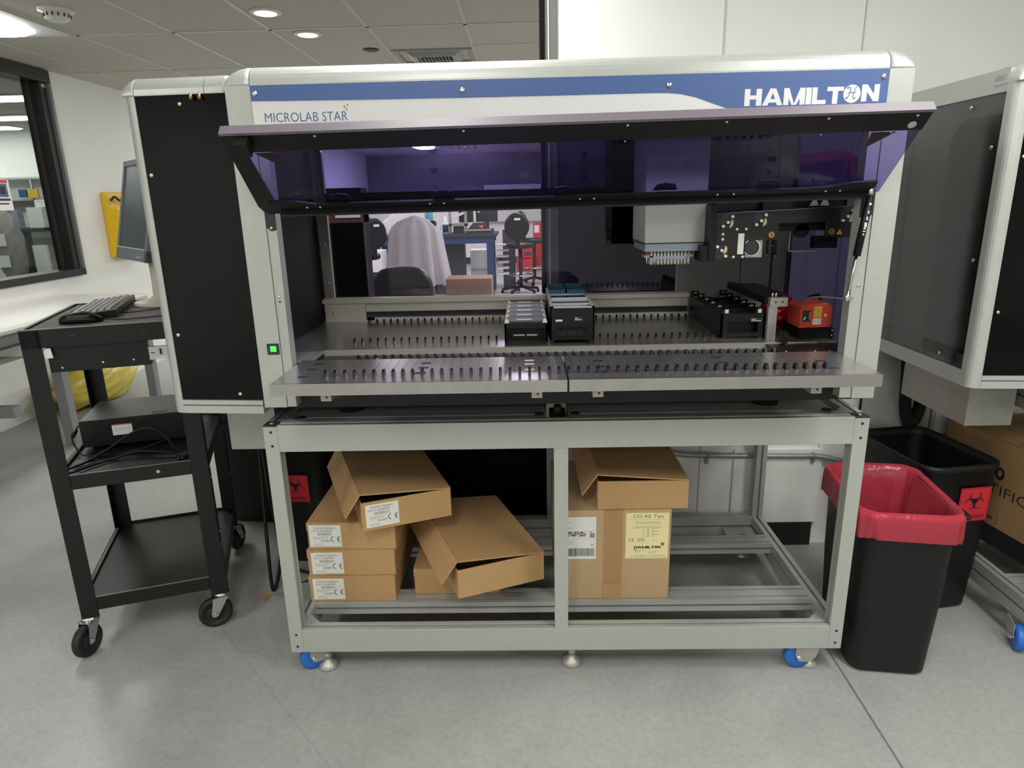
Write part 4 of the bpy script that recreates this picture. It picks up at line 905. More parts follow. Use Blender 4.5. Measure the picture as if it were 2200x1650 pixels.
def liner(t, tw, td, h):
    rnd = random.Random(11); N = 12
    base = rrect(0, 0, tw+.018, td+.018, .060, N); n = len(base)
    def wob(k, f, ph): return math.sin(k*f+ph)
    rings = []
    specs = [(-.075, 1.0, .010), (-.06, 1.012, .006), (-.035, 1.004, .006), (-.008, 1.010, .003), (.004, 1.004, .002), (.012, .95, .002), (.006, .895, .002), (-.012, .85, .003), (-.05, .81, .005), (-.12, .755, .009), (-.22, .685, .012), (-.34, .60, .012), (-.42, .54, .010), (-.43, .2, .004)]
    for i, (dz, s, am) in enumerate(specs):
        ring = []
        for k, (x, y) in enumerate(base):
            w = am*(wob(k, .9, i*.4)+.7*wob(k, 1.9, 1+i*.25)+.5*wob(k, 3.3, 2))*.5
            l = math.hypot(x, y); z = h+dz+(am*.45*wob(k, .23, 3)+am*.25*wob(k, .51, 1) if i < 2 else 0)
            ring.append((x*s+x/l*w, y*s+y/l*w, z))
        rings.append(ring)
    b = B().m('liner'); b.loft(rings, cap0=False); return b.build('red_liner', t, world=False, fix=False)
liner(b1, .275, .385, .545)
b = B().m('bin').prism([(-.02, .538), (.03, .538), (.03, .553), (-.02, .553)], 'x', .122, .142); b.T = None; o = b.build('rim_handle', b1, .004, world=False); o.location = (.008, -.16, 0)
b2 = thing('waste_bin', 'black waste bin with red hazard label standing behind the red lined bin', 'bin', (1.32, .49, 0), R(9))
make_bin(b2, .235, .34, .56, .285, .40)
hazard(b2, -.012, .355, .115, .125, -.1935, .004)
b3 = thing('waste_bin', 'black waste bin with red hazard label behind the left leg of the table', 'bin', (-1.03, .86, 0), R(-3))
make_bin(b3, .235, .34, .56, .285, .40)
hazard(b3, -.045, .285, .108, .118, -.1905, .006)
b4 = thing('waste_bin', 'black waste bin farthest back beyond the cart and hanging cables', 'bin', (-1.37, 1.22, 0), R(-8))
make_bin(b4, .235, .34, .56, .285, .40)
# ================================================================== CART
CA = R(19.5); CO = Vector((-1.587, .12, 0))
cart = thing('utility_cart', 'black steel utility cart with three shelves on casters, left of the robot', 'cart', tuple(CO), CA)
CW, CD, CT = .449, .58, 1.10
def cb(): return B()
for (x, y, sx, sy) in ((0, 0, 1, 1), (CW, 0, -1, 1), (0, CD, 1, -1), (CW, CD, -1, -1)):
    b = B().m('blackpaint')
    b.prism([(x, y), (x+.052*sx, y), (x+.052*sx, y+.003*sy), (x+.003*sx, y+.003*sy), (x+.003*sx, y+.045*sy), (x, y+.045*sy)], 'z', .132, CT-.004)
    lg = b.build('leg', cart, world=False)
    for z in (.60, .56, .36, .31): B().m('bolt').dome((x+(.0 if sx > 0 else 0), y+.02*sy, z), .005, (-sx, 0, 0)).dome((x+.003*sx, y+.022*sy, z), .005, (sx, 0, 0)).build('rivet', lg, world=False)
tp = B().m('blackpaint').box(0, CW, 0, .003, CT-.055, CT).box(0, CW, CD-.003, CD, CT-.055, CT).box(0, .003, .003, CD-.003, CT-.055, CT).box(CW-.003, CW, .003, CD-.003, CT-.055, CT).box(.003, CW-.003, .003, CD-.003, CT-.012, CT-.008)
tp.m('greyink').box(0, CW, 0, .010, CT, CT+.002).box(0, .010, .01, CD-.01, CT, CT+.002).box(0, CW, CD-.010, CD, CT, CT+.002).box(CW-.01, CW, .01, CD-.01, CT, CT+.002); tp = tp.build('top_shelf', cart, world=False)
B().m('cart_mat').box(.018, CW-.018, .018, CD-.018, CT-.008, CT-.002).build('rubber_mat', tp, world=False)
B().m('ink').box(.128, .142, -.0006, 0, CT-.026, CT-.020).box(.322, .336, -.0006, 0, CT-.026, CT-.020).build('slot', tp, world=False)
dk2 = B().m('blackpaint').box(.058, .33, .014, .018, .965, CT-.055).box(.058, .33, .018, .060, .965, .968).build('drawer_bracket', cart, world=False)
for x in (.09, .20, .285): B().m('bolt').dome((x, .014, .985 if x > .1 else .978), .0038).build('rivet', dk2, world=False)
B().m('white').prism([(.053, CT-.068), (.060, CT-.058), (.072, CT-.058), (.075, CT-.088), (.055, CT-.088)], 'y', .003, .006).build('paper_tag', dk2, world=False)
B().m('chrome').box(.33, .385, .012, .016, .982, 1.022).box(.33, .385, .006, .014, 1.018, 1.022).box(.33, .385, .006, .014, .982, .986).m('ink').box(.360, .367, .0115, .012, .995, 1.014).box(.335, .345, .0115, .012, 1.0, 1.003).build('drawer_slide', dk2, world=False)
for zt, mk in ((.636, 'blackpaint'), (.203, 'blackpaint')):
    sh = B().m(mk).box(.003, CW-.003, .003, CD-.003, zt-.014, zt-.010).box(.05, CW-.05, .0, .003, zt-.048, zt).box(.05, CW-.05, CD-.003, CD, zt-.048, zt).box(.0035, .006, .05, CD-.05, zt-.048, zt).box(CW-.006, CW-.0035, .05, CD-.05, zt-.048, zt)
    sh.m('greyink').box(.05, CW-.05, -.001, .003, zt, zt+.001); sh = sh.build('shelf', cart, world=False)
    B().m('lgrey').dome((.30, 0, zt-.024), .0062).build('hole_plug', sh, world=False) if zt > .5 else None
    for y0 in (.0055,):
        B().m('greyink').cyl((.012, .05, zt-.002), (.012, CD-.05, zt-.002), .005, 8).build('shelf_edge', sh, world=False)
def cart_caster(x, y, ang):
    t = Matrix.Translation((x, y, 0)) @ Matrix.Rotation(ang, 4, 'Z')
    b = B(); b.T = t; b.m('rubber').lathe([(.006, -.013), (.018, -.013), (.020, -.010), (.038, -.010), (.040, -.014), (.052, -.013), (.056, -.007), (.056, .007), (.052, .013), (.040, .014), (.038, .010), (.020, .010), (.018, .013), (.006, .013)], (.028, 0, .056), 28, 'y'); w = b.build('caster', cart, world=False)
    b = B(); b.T = t; b.m('chrome').lathe([(.024, .118), (.026, .122), (.026, .128), (.018, .132), (.010, .134)], (0, 0, 0), 20)
    pl = [(-.020, .118), (.030, .118), (.042, .056), (.038, .046), (.028, .044), (.020, .05), (-.010, .10)]
    b.prism(pl, 'y', -.021, -.018).prism(pl, 'y', .018, .021).box(-.020, .030, -.021, .021, .115, .118).cyl((.028, -.026, .056), (.028, .026, .056), .006, 10); b.build('caster_fork', w, world=False)
cart_caster(.018, .018, R(-118)); cart_caster(CW-.022, .02, R(188)); cart_caster(CW-.02, CD-.02, R(70)); cart_caster(.02, CD-.02, R(40))
def cw(x, y, z): return Matrix.Translation(CO) @ Matrix.Rotation(CA, 4, 'Z') @ Vector((x, y, z))
# keyboard
kb = thing('keyboard', 'grey and black computer keyboard lying lengthwise on the cart top', 'keyboard', tuple(cw(.078, .165, CT-.002)), CA+R(2))
B().m('black').hexa([(0, 0, .0015), (.145, 0, .0015), (.145, .395, .0015), (0, .395, .0015), (0, 0, .012), (.145, 0, .026), (.145, .395, .026), (0, .395, .012)]).build('keyboard_body', kb, .002, world=False)
def kz(x): return .012+.014*x/.145
rnd = random.Random(2)
for r in range(6):
    y = .012
    while y < .37:
        w = .0155 if not (r == 0 and .10 < y < .22) else .10
        x = .012+r*.0205
        if not (.235 < y < .242 or .29 < y < .297):
            B().m('keygrey').hexa([(x, y, kz(x)), (x+.0165, y, kz(x+.0165)), (x+.0165, y+w, kz(x+.0165)), (x, y+w, kz(x)), (x+.002, y+.002, kz(x)+.007), (x+.0145, y+.002, kz(x+.0165)+.007), (x+.0145, y+w-.002, kz(x+.0165)+.007), (x+.002, y+w-.002, kz(x)+.007)]).build('key', kb, world=False)
        y += w+.0025
# keep the first hundred keys as parts, the rest as one
ks = [c for c in kb.children if c.name.startswith('key') and not c.name.startswith('keyboard')]
if len(ks) > 100:
    bmj = bmesh.new()
    for c in ks[100:]: bmj.from_mesh(c.data)
    me = bpy.data.meshes.new('keys'); bmj.to_mesh(me); bmj.free(); me.materials.append(M['keygrey'])
    for c in ks[100:]: bpy.data.objects.remove(c)
    o = bpy.data.objects.new('key_field', me); C.objects.link(o); o.parent = kb; o['kind'] = 'stuff'
# mouse
mo = thing('computer_mouse', 'black computer mouse at the front edge of the cart top', 'mouse', tuple(cw(.14, .105, CT-.002)), CA)
b = B().m('black'); rings = []
for i in range(11):
    u = i/10; x = -.058+.116*u; w = .031*math.sin(math.pi*min(max(u*.92+.05, .02), .98))**.45; hh = .036*(math.sin(math.pi*(u*.78+.14))**.8)
    rings.append([(x, -w, .001), (x, -w*1.03, hh*.45), (x, -w*.78, hh*.82), (x, -w*.3, hh), (x, w*.3, hh), (x, w*.78, hh*.82), (x, w*1.03, hh*.45), (x, w, .001)])
b.loft(rings); mb = b.build('mouse_shell', mo, world=False)
B().m('midgrey').hexa([(-.056, -.006, .018), (-.02, -.006, .033), (-.02, .006, .033), (-.056, .006, .018), (-.056, -.006, .024), (-.02, -.006, .0375), (-.02, .006, .0375), (-.056, .006, .024)]).build('scroll_wheel', mo, world=False)
B().m('darkgrey').hexa([(-.03, -.029, .020), (.03, -.030, .020), (.03, -.026, .027), (-.03, -.025, .027), (-.03, -.0305, .0205), (.03, -.0315, .0205), (.03, -.0275, .0275), (-.03, -.0265, .0275)]).build('side_trim', mo, world=False)
tag(B().m('black').tube(smoothpath([cw(.195, .108, CT+.006), cw(.24, .102, CT+.001), (cw(.29, .10, CT+.001)), cw(.34, .11, CT+.001), cw(.40, .13, CT+.001)], 8), .0018, 6).build('mouse_cable'), 'thin black mouse cable along the front of the cart top', 'cable')
tag(B().m('black').tube(smoothpath([cw(.232, .40, CT+.008), cw(.27, .42, CT+.001), cw(.34, .44, CT+.001), cw(.42, .46, CT+.001)], 8), .002, 6).tube(smoothpath([cw(.228, .22, CT+.006), cw(.26, .25, CT+.0015), cw(.33, .29, CT+.0015), cw(.40, .30, CT+.0015)], 8), .0015, 6).build('keyboard_cable'), 'thin black keyboard cables running under the monitor stand', 'cable')
# monitor
ma = math.atan2(-.285, .267)        # direction of the screen's width
MT = Matrix.Translation((0, 0, .155)) @ Matrix.Rotation(R(-13), 4, 'X') @ Matrix.Translation((0, 0, -.155))
mon = thing('computer_monitor', 'grey flat computer monitor on a cream stand, half hidden by the robot cabinet', 'monitor', (-1.515, .655, CT), ma)
b = B(); b.T = MT; b.m('midgrey')
MW, z0m, z1m = .40, .155, .515
hw = MW/2
b.box(-hw, hw, -.018, .0, z0m, z0m+.042).box(-hw, hw, -.018, .0, z1m-.022, z1m).box(-hw, -hw+.02, -.018, 0, z0m, z1m).box(hw-.02, hw, -.018, 0, z0m, z1m)
b.box(-hw+.003, hw-.003, 0, .02, z0m+.003, z1m-.003)
bez = b.build('monitor_frame', mon, .002, world=False)
b = B(); b.T = MT; b.m('screen').box(-hw+.02, hw-.02, -.014, -.008, z0m+.042, z1m-.022).build('screen', mon, world=False)
b = B(); b.T = MT; b.m('white').box(-hw+.012, hw-.02, -.0195, -.0180, z0m+.041, z0m+.045).build('silver_line', bez, world=False)
b = B(); b.T = MT; b.m('lgrey')
for k in range(6): b.box(hw-.115+k*.012, hw-.108+k*.012, -.0195, -.018, z0m+.013, z0m+.018)
b.build('button', bez, world=False)
b = B(); b.T = MT; b.m('darkgrey').hexa([(-.13, .02, z0m+.05), (.13, .02, z0m+.05), (.13, .02, z1m-.06), (-.13, .02, z1m-.06), (-.09, .06, z0m+.09), (.09, .06, z0m+.09), (.09, .06, z1m-.1), (-.09, .06, z1m-.1)]).build('back_cover', mon, world=False)
B().m('cream').lathe([(.098, -.0015), (.10, .004), (.092, .012), (.05, .018), (.03, .03), (.028, .08), (.03, .2)], (.066, .055, 0), 32).box(.035, .095, .02, .075, .19, .28).build('stand', mon, world=False)
tag(B().m('black').tube(smoothpath([(-1.40, .56, CT+.165), (-1.37, .55, CT+.13), (-1.335, .58, CT+.08), (-1.31, .63, CT+.03), (-1.30, .68, CT+.006)], 8), .0045).build('monitor_cable'), 'black cable hanging from the lower back of the monitor', 'cable')
# desktop computer on the middle shelf
pc = thing('desktop_computer', 'flat black desktop computer on the middle shelf of the cart', 'computer', tuple(cw(.032, .262, .6265)), CA-R(1))
pb = B().m('blackpaint').box(0, .33, 0, .255, .012, .107).m('black').box(-.004, 0, .002, .253, .014, .105).box(.02, .05, .02, .05, 0, .012).box(.28, .31, .02, .05, 0, .012).box(.02, .05, .2, .23, 0, .012).box(.28, .31, .2, .23, 0, .012).build('computer_case', pc, .0015, world=False)
B().m('topgrey').box(.0, .33, 0, .255, .107, .109).build('top_cover', pc, .001, world=False)
B().m('ink').box(.222, .272, .015, .032, .109, .1096).build('release_latch', pc, world=False)
B().m('label').box(.095, .158, -.0008, 0, .046, .085).m('redlabel').box(.095, .158, -.0011, -.0008, .082, .085).m('greyink').box(.10, .15, -.0010, -.0008, .069, .070).box(.10, .14, -.0010, -.0008, .062, .063).build('paper_label', pc, world=False)
B().m('bluewheel').box(.333, .345, .02, .05, .045, .06).m('scanner').box(.333, .342, .03, .04, .075, .082).m('lgrey').box(.333, .343, .02, .045, .025, .036).build('connector', pc, world=False)
def cable(name, pts, r, label, n=8, mk='black'): return tag(B().m(mk).tube(smoothpath(pts, n), r).build(name), label, 'cable')
zs = .628
pts = [cw(.365, .08, zs+.006), cw(.34, .11, zs+.02), cw(.30, .16, zs+.062), cw(.25, .19, zs+.076), cw(.20, .19, zs+.066), cw(.13, .16, zs+.03), cw(.075, .12, zs+.008), cw(.045, .085, zs+.006), cw(.030, .075, zs+.006)]
cable('power_cord', pts, .0042, 'thick black power cord arching over the middle shelf of the cart')
pts = [cw(.36, .075, zs+.006), cw(.32, .10, zs+.012), cw(.22, .135, zs+.016), cw(.15, .12, zs+.006), cw(.09, .075, zs+.005), cw(.055, .036, zs+.006), cw(.034, .040, zs+.006), cw(.030, .060, zs+.007), cw(.05, .105, zs+.005), cw(.09, .135, zs+.005)]
o = cable('power_cord', pts, .0040, 'black power cord looped at the front of the middle shelf with plugs')
B().m('black').box(0, .03, 0, .02, 0, .018).m('chrome').box(.006, .009, -.010, 0, .005, .011).box(.018, .021, -.010, 0, .005, .011).build('plug', o, .002, world=False)
pl = [c for c in o.children][0]; pl.matrix_local = Matrix.Translation(cw(.352, .05, zs-.002)) @ Matrix.Rotation(CA-R(10), 4, 'Z')
pts = [cw(.022, .30, zs+.085), cw(.010, .29, zs+.072), cw(.004, .25, zs+.05), cw(.026, .21, zs+.022), cw(.05, .19, zs+.006), cw(.14, .175, zs+.004), cw(.24, .19, zs+.012), cw(.35, .215, zs+.04)]
o = cable('thin_cable', pts, .0025, 'thin black cable with a ferrite bead at the left of the desktop computer')
B().m('black').cyl(cw(.0095, .285, zs+.069), cw(.004, .262, zs+.055), .007, 12).build('ferrite_bead', o)
# ================================================================== BENCH AND ANNEX
bn = thing('lab_bench', 'long white lab bench along the wall under the dark window', 'bench', (-3.3, 1.6, 0))
b = B().m('bench'); pr = [(-3.64, .78), (-2.955, .78), (-2.945, .79), (-2.945, .805), (-2.965, .82), (-3.64, .82)]; b.prism(pr, 'y', -.4, 3.19); b.build('worktop', bn, .002)
B().m('benchgrey').box(-3.60, -2.985, -.38, 3.16, .715, .779).m('darkgrey').box(-3.0, -2.982, -.38, 2.12, .70, .715).build('apron', bn)
for x, y in ((-2.98, 2.16), (-2.98, 3.14), (-3.56, 2.16), (-2.98, .2)): B().m('benchmetal').box(x-.035, x+.03, y-.03, y+.03, 0, .715).build('leg', bn, .003)
B().m('benchmetal').box(-3.6, -2.95, 1.70, 1.76, .325, .385).m('bench').box(-3.6, -3.0, 1.1, 1.96, .45, .62).build('lower_shelf', bn)
b = B().m('ybag'); o = blob('x', 'ybag', (-3.42, 3.12, .165), (.195, .44, .17), .09, 21, flat=.16).build('plastic_bag'); tag(o, 'full yellow plastic bag lying under the lab bench', 'bag')
sh = thing('wall_mounted_holder', 'tall yellow plastic wall holder with black strap behind the monitor', 'wall holder', (WX+.06, 4.2, 1.0))
B().m('yellow').hexa([(WX+.001, 3.96, 1.03), (WX+.10, 3.96, 1.03), (WX+.10, 4.42, 1.03), (WX+.001, 4.42, 1.03), (WX+.001, 3.97, 1.57), (WX+.04, 3.97, 1.57), (WX+.04, 4.42, 1.57), (WX+.001, 4.42, 1.57)]).box(WX+.02, WX+.13, 3.96, 4.42, 1.03, 1.44).build('holder_body', sh, .01)
B().m('ink').tube(smoothpath([(WX+.075, 3.98, 1.50), (WX+.09, 4.02, 1.53), (WX+.095, 4.08, 1.50), (WX+.09, 4.14, 1.525), (WX+.09, 4.2, 1.51), (WX+.09, 4.3, 1.52)], 6), .010).build('strap', sh)
# things seen through the dark window
d = thing('lab_desk', 'white fronted desk with dark frame seen through the dark window', 'desk', (-7.2, 7.0, 0))
B().m('ink').box(-9.4, -6.2, 6.75, 7.45, 1.17, 1.215).box(-6.62, -6.42, 6.77, 6.86, 0, 1.17).build('frame', d); B().m('white').box(-9.4, -6.63, 6.80, 6.84, .6, 1.15).box(-6.40, -6.22, 6.80, 6.84, .6, 1.0).build('front_panel', d)
B().m('black').tube(smoothpath([(-6.86, 6.74, 1.16), (-6.87, 6.74, 1.0), (-6.82, 6.74, .94), (-6.6, 6.74, .95)], 5), .015).build('handle', d)
tag(blob('c', 'greycoat', (-6.33, 6.35, .98), (.17, .12, .45), .06, 5).build('hanging_coat'), 'grey lab coat hanging beyond the dark window', 'coat')
for z, w in ((1.03, .10), (.78, .10)): tag(B().m('label').box(-6.40, -6.27, 6.20, 6.215, z, z+.14).build('hanging_paper_tag'), 'pale paper sheet on the grey coat beyond the dark window, %s' % ('upper one' if z > .9 else 'lower one'), 'paper')
tag(B().m('white').box(-6.45, -6.25, 6.9, 7.1, 1.216, 1.47).box(-6.36, -6.20, 6.95, 7.1, 1.47, 1.56).build('white_device'), 'white bench device above the grey coat beyond the dark window', 'device')
sf = thing('wall_shelf', 'white wire wall shelf with hanging tools beyond the dark window', 'shelf', (-7.2, 7.4, 1.7))
B().m('lgrey').box(-9.2, -6.08, 7.30, 7.50, 1.83, 1.855).box(-9.2, -6.1, 7.30, 7.50, 1.56, 1.58).box(-6.34, -6.29, 7.3, 7.34, 1.56, 1.84).box(-6.62, -6.6, 7.3, 7.34, 1.56, 1.84).build('shelf_rail', sf)
tag(B().m('bluetable').box(-6.50, -6.37, 7.44, 7.47, 1.58, 2.05).build('blue_banner'), 'narrow dark blue upright strip on the wall beyond the dark window', 'banner')
tag(B().m('ystick').box(-6.66, -6.52, 7.28, 7.30, 1.59, 1.70).build('hanging_card'), 'yellow green card hanging from the shelf beyond the dark window', 'card')
tag(B().m('teal').box(-6.78, -6.68, 7.28, 7.32, 1.60, 1.70).build('green_pouch'), 'dark green pouch beside the yellow card beyond the dark window', 'pouch')
sg = thing('warning_sign', 'white hazard notice taped at the left edge of the dark window', 'sign', (WX-.07, 2.95, 1.5))
B().m('label').box(WX-.064, WX-.062, 2.80, 3.045, 1.44, 1.645).m('redlabel').box(WX-.062, WX-.0612, 2.80, 3.03, 1.625, 1.643).m('blueink').box(WX-.062, WX-.0612, 2.80, 3.02, 1.53, 1.62).m('ink').box(WX-.0612, WX-.0606, 2.95, 3.0, 1.55, 1.60).box(WX-.062, WX-.0612, 2.9, 3.03, 1.505, 1.52).box(WX-.062, WX-.0612, 2.9, 3.01, 1.48, 1.49).build('notice_sheet', sg)
rnd = random.Random(9)
for i in range(6):
    x = -7.3+.12*i; mk = rnd.choice(['white', 'teal', 'red', 'lgrey', 'bluegrey', 'darkgrey'])
    tag(B().m(mk).box(x, x+.09, 6.95, 7.05, 1.215, 1.215+rnd.uniform(.08, .24)).build('bench_item'), 'small box of supplies on the desk beyond the dark window', 'supplies', 'supplies on the desk beyond the dark window')
# ================================================================== BACK LAB
bt_ = thing('work_table', 'blue steel work table with black top in the lab behind the machine', 'table', (-1.45, 8.8, 0))
B().m('ink').box(-2.42, -.52, 8.45, 9.25, .90, .945).build('table_top', bt_, .004); B().m('bluetable').box(-2.38, -.56, 8.49, 8.53, .80, .90).box(-2.38, -.56, 9.17, 9.21, .80, .90).build('apron', bt_)
for x in (-2.36, -.63): 
    for y in (8.5, 9.14): B().m('bluetable').box(x-.05, x+.05, y, y+.07, 0, .80).build('leg', bt_)
def stool(loc, rz, label, grp='black lab stools behind the machine', sx=1.):
    t = thing('lab_stool', label, 'stool', loc, rz, grp)
    B().m('black').lathe([(.20, .70), (.225, .72), (.225, .76), (.20, .78), (.02, .785)], (0, 0, 0), 24).build('seat', t, world=False)
    b = B().m('black')
    b.loft([[(.19*sx*r_*math.cos(a), .23+y, 1.04+.20*r_*math.sin(a)) for a in [2*math.pi*k/20 for k in range(20)]] for r_, y in ((.9, .0), (1, .02), (1, .05), (.85, .07))]); bb = b.build('backrest', t, world=False)
    B().m('white').box(-.06, .03, .27, .305, 1.13, 1.16).build('grip_hole', bb, world=False)
    B().m('black').box(-.03, .03, .18, .26, .72, .9).build('back_post', t, world=False)
    B().m('black').cyl((0, 0, .10), (0, 0, .70), .03, 12).build('column', t, world=False)
    B().m('chrome').lathe([(.19, .28), (.215, .29), (.19, .30), (.185, .29)], (0, 0, 0), 24).build('foot_ring', t, world=False)
    for k in range(5):
        a = 2*math.pi*k/5; B().m('black').tube([(0, 0, .11), (.3*math.cos(a), .3*math.sin(a), .06)], .022, 8).cyl((.3*math.cos(a)-.02, .3*math.sin(a), .026), (.3*math.cos(a)+.02, .3*math.sin(a), .026), .026, 12).build('base_leg', t, world=False)
    return t
stool((-.17, 8.75, 0), R(170), 'black lab stool in front of the red crates, right of the blue table')
stool((.06, 9.9, 0), R(120), 'black lab stool farther back, partly hidden by the window post')
stool((-2.25, 7.2, 0), R(230), 'black lab stool at the left end of the blue table')
stool((-2.75, 9.3, 0), R(200), 'black lab stool farthest left behind the window')
oc = thing('office_chair', 'black office chair with wide rounded back close behind the machine', 'chair', (-1.02, 3.4, 0))
b = B().m('black'); rings = []
for y, s in ((0, .93), (.03, 1), (.08, 1), (.11, .85)):
    rings.append([((.235*s*math.copysign(abs(math.cos(a))**.6, math.cos(a)))-1.02, 3.15+y, .73+.245*s*math.copysign(abs(math.sin(a))**.7, math.sin(a))) for a in [2*math.pi*k/28 for k in range(28)]])
b.loft(rings).build('backrest', oc); B().m('black').box(-1.26, -.78, 3.28, 3.75, .44, .52).build('seat', oc, .03); B().m('black').cyl((-1.02, 3.5, .08), (-1.02, 3.5, .44), .03, 12).build('column', oc); B().m('black').box(-1.05, -.99, 3.22, 3.27, .4, .6).build('back_post', oc)
for k in range(5): a = 2*math.pi*k/5; B().m('black').tube([(-1.02, 3.5, .09), (-1.02+.3*math.cos(a), 3.5+.3*math.sin(a), .05)], .022, 8).cyl((-1.04+.3*math.cos(a), 3.5+.3*math.sin(a), .026), (-1.0+.3*math.cos(a), 3.5+.3*math.sin(a), .026), .026, 10).build('base_leg', oc)
ch2 = thing('office_chair', 'chair hidden under the white lab coat behind the machine', 'chair', (-1.06, 4.3, 0))
B().m('black').box(-1.24, -.88, 4.26, 4.32, .75, 1.27).build('backrest', ch2, .02); B().m('black').box(-1.28, -.84, 4.32, 4.75, .45, .52).build('seat', ch2, .02); B().m('black').cyl((-1.06, 4.52, .06), (-1.06, 4.52, .45), .03, 12).box(-1.3, -.82, 4.49, 4.55, 0, .06).build('column', ch2)
b = B().m('coat'); rings = []
for i in range(13):
    u = i/12; z = 1.315-u*.56; w = .02+.19*min(1, (u*5.0))**.5+.05*u; dd = .03+.045*min(1, u*4)+.03*u
    ring = []
    for k in range(48):
        a = 2*math.pi*k/48; f = 1+(.05+.13*u)*math.sin(11*a+1)+.07*u*math.sin(19*a)
        zz = z-(.07*u*math.cos(a*1.+.4)+.03*u*math.sin(3*a))*(i == 12)
        ring.append((-1.075+w*math.cos(a)*f+.012*u, 4.285+dd*math.sin(a)*f*1.2, zz))
    rings.append(ring)
tag(b.loft(rings, cap1=False).build('lab_coat'), 'white lab coat draped over a chair behind the machine', 'coat')
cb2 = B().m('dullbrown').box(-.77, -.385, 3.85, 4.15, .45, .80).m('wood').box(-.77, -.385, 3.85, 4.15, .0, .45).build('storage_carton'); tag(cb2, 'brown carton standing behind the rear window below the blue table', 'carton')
cab = thing('black_cabinet', 'tall black panel cabinet close behind the left of the rear window', 'cabinet', (-.98, 1.15, 0))
B().m('blackwall').box(-1.2, -.775, 1.09, 1.2, 0, 1.50).m('wood').box(-1.2, -.775, 1.089, 1.2, 1.36, 1.42).build('cabinet_body', cab); B().m('label').box(-.89, -.785, 1.086, 1.089, 1.38, 1.46).build('paper_notice', cab)
# table top items
def item(name, label, cat, fn): b = B(); fn(b); return tag(b.build(name), label, cat)
an = thing('analyser', 'white rounded analyser standing left on the blue table', 'analyser', (-2.0, 8.9, .945))
B().m('white').prism([(-2.30, .945), (-1.62, .945), (-1.62, 1.42), (-1.75, 1.42), (-2.0, 1.36), (-2.18, 1.2), (-2.30, 1.12)], 'y', 8.7, 9.2).build('housing', an, .02)
item('spray_bottle', 'white bottle with blue label on the blue table', 'bottle', lambda b: b.m('white').lathe([(.045, .945), (.045, 1.10), (.02, 1.14), (.018, 1.20)], (-1.30, 8.6, 0), 16).m('bluetable').lathe([(.0465, .97), (.0465, 1.08), (.046, 1.085)], (-1.30, 8.6, 0), 16))
item('cyan_bottle', 'tall turquoise bottle beside the white coat on the blue table', 'bottle', lambda b: b.m('cyan').lathe([(.05, .945), (.05, 1.25), (.03, 1.30), (.03, 1.38)], (-1.555, 8.75, 0), 16))
it = thing('computer_monitor', 'black monitor with green light standing on the blue table', 'monitor', (-.75, 9.0, .945))
B().m('ink').box(-.86, -.52, 9.0, 9.04, 1.10, 1.40).build('screen_panel', it); B().m('green').box(-.83, -.80, 8.995, 9.0, 1.24, 1.27).build('power_light', it); B().m('ink').box(-.74, -.66, 9.0, 9.1, .945, 1.10).build('stand', it)
it = thing('instrument', 'metal framed instrument in the middle of the blue table', 'instrument', (-1.1, 8.85, .945))
B().m('galv').box(-1.26, -1.22, 8.7, 8.74, .945, 1.42).box(-1.02, -.98, 8.7, 8.74, .945, 1.42).box(-1.26, -.98, 8.7, 9.0, 1.05, 1.09).build('frame', it); B().m('white').hexa([(-1.25, 8.72, 1.14), (-1.0, 8.72, 1.24), (-1.0, 8.9, 1.24), (-1.25, 8.9, 1.14), (-1.25, 8.72, 1.18), (-1.0, 8.72, 1.28), (-1.0, 8.9, 1.28), (-1.25, 8.9, 1.18)]).build('arm', it); B().m('ink').box(-1.2, -1.05, 8.75, 9.0, .945, 1.04).box(-1.12, -.9, 8.9, 9.0, 1.1, 1.42).build('module', it)
item('black_tray', 'flat black box at the right end of the blue table', 'box', lambda b: b.m('ink').box(-.98, -.57, 8.52, 8.75, .945, 1.01).m('lgrey').box(-.98, -.6, 8.515, 8.52, .99, 1.005))
item('grey_scanner', 'dark grey humped device behind the flat black box on the blue table', 'device', lambda b: b.m('darkgrey').prism([(-.96, 1.01), (-.66, 1.01), (-.70, 1.10), (-.88, 1.10)], 'y', 8.6, 8.74))
item('orange_cup', 'small orange cup on the flat black box', 'cup', lambda b: b.m('scanner').lathe([(.03, 1.01), (.035, 1.06), (.03, 1.06)], (-.755, 8.57, 0), 12))
item('grey_beaker', 'pale grey beaker near the turquoise bottle', 'beaker', lambda b: b.m('lgrey').lathe([(.06, .945), (.06, 1.07), (.05, 1.07)], (-1.43, 8.66, 0), 14))
item('black_tower', 'black computer tower under the blue table', 'computer', lambda b: b.m('ink').box(-1.5, -1.05, 8.8, 9.1, .0, .78))
for i, x in enumerate((-1.62, -1.9)): item('black_tower', 'black equipment case standing under the blue table, %s' % ('nearer the coat' if i else 'beside the tower'), 'equipment', lambda b: b.m('ink').box(x-.09, x+.09, 8.8, 9.1, 0, .70))
item('white_crate', 'low white box on the floor left of the blue table', 'box', lambda b: b.m('white').box(-2.62, -2.18, 8.0, 8.4, .45, .75).m('ink').box(-2.62, -2.18, 8.0, 8.4, 0, .45))
for i, (z, x) in enumerate(((0, -.05), (.28, -.02))): 
    item('red_crate', 'red plastic crate by the far wall, %s of two' % ('lower' if i == 0 else 'upper'), 'crate', lambda b: b.m('red').box(x-.22, x+.16, 11.9, 12.3, z, z+.26).m('darkgrey').box(x-.1, x+.05, 11.89, 11.9, z+.05, z+.12))
item('red_bin', 'bright red bin with paper label by the far wall', 'bin', lambda b: b.m('red').box(.08, .34, 12.4, 12.7, .0, .95).m('label').box(.10, .2, 12.39, 12.4, .75, .9))
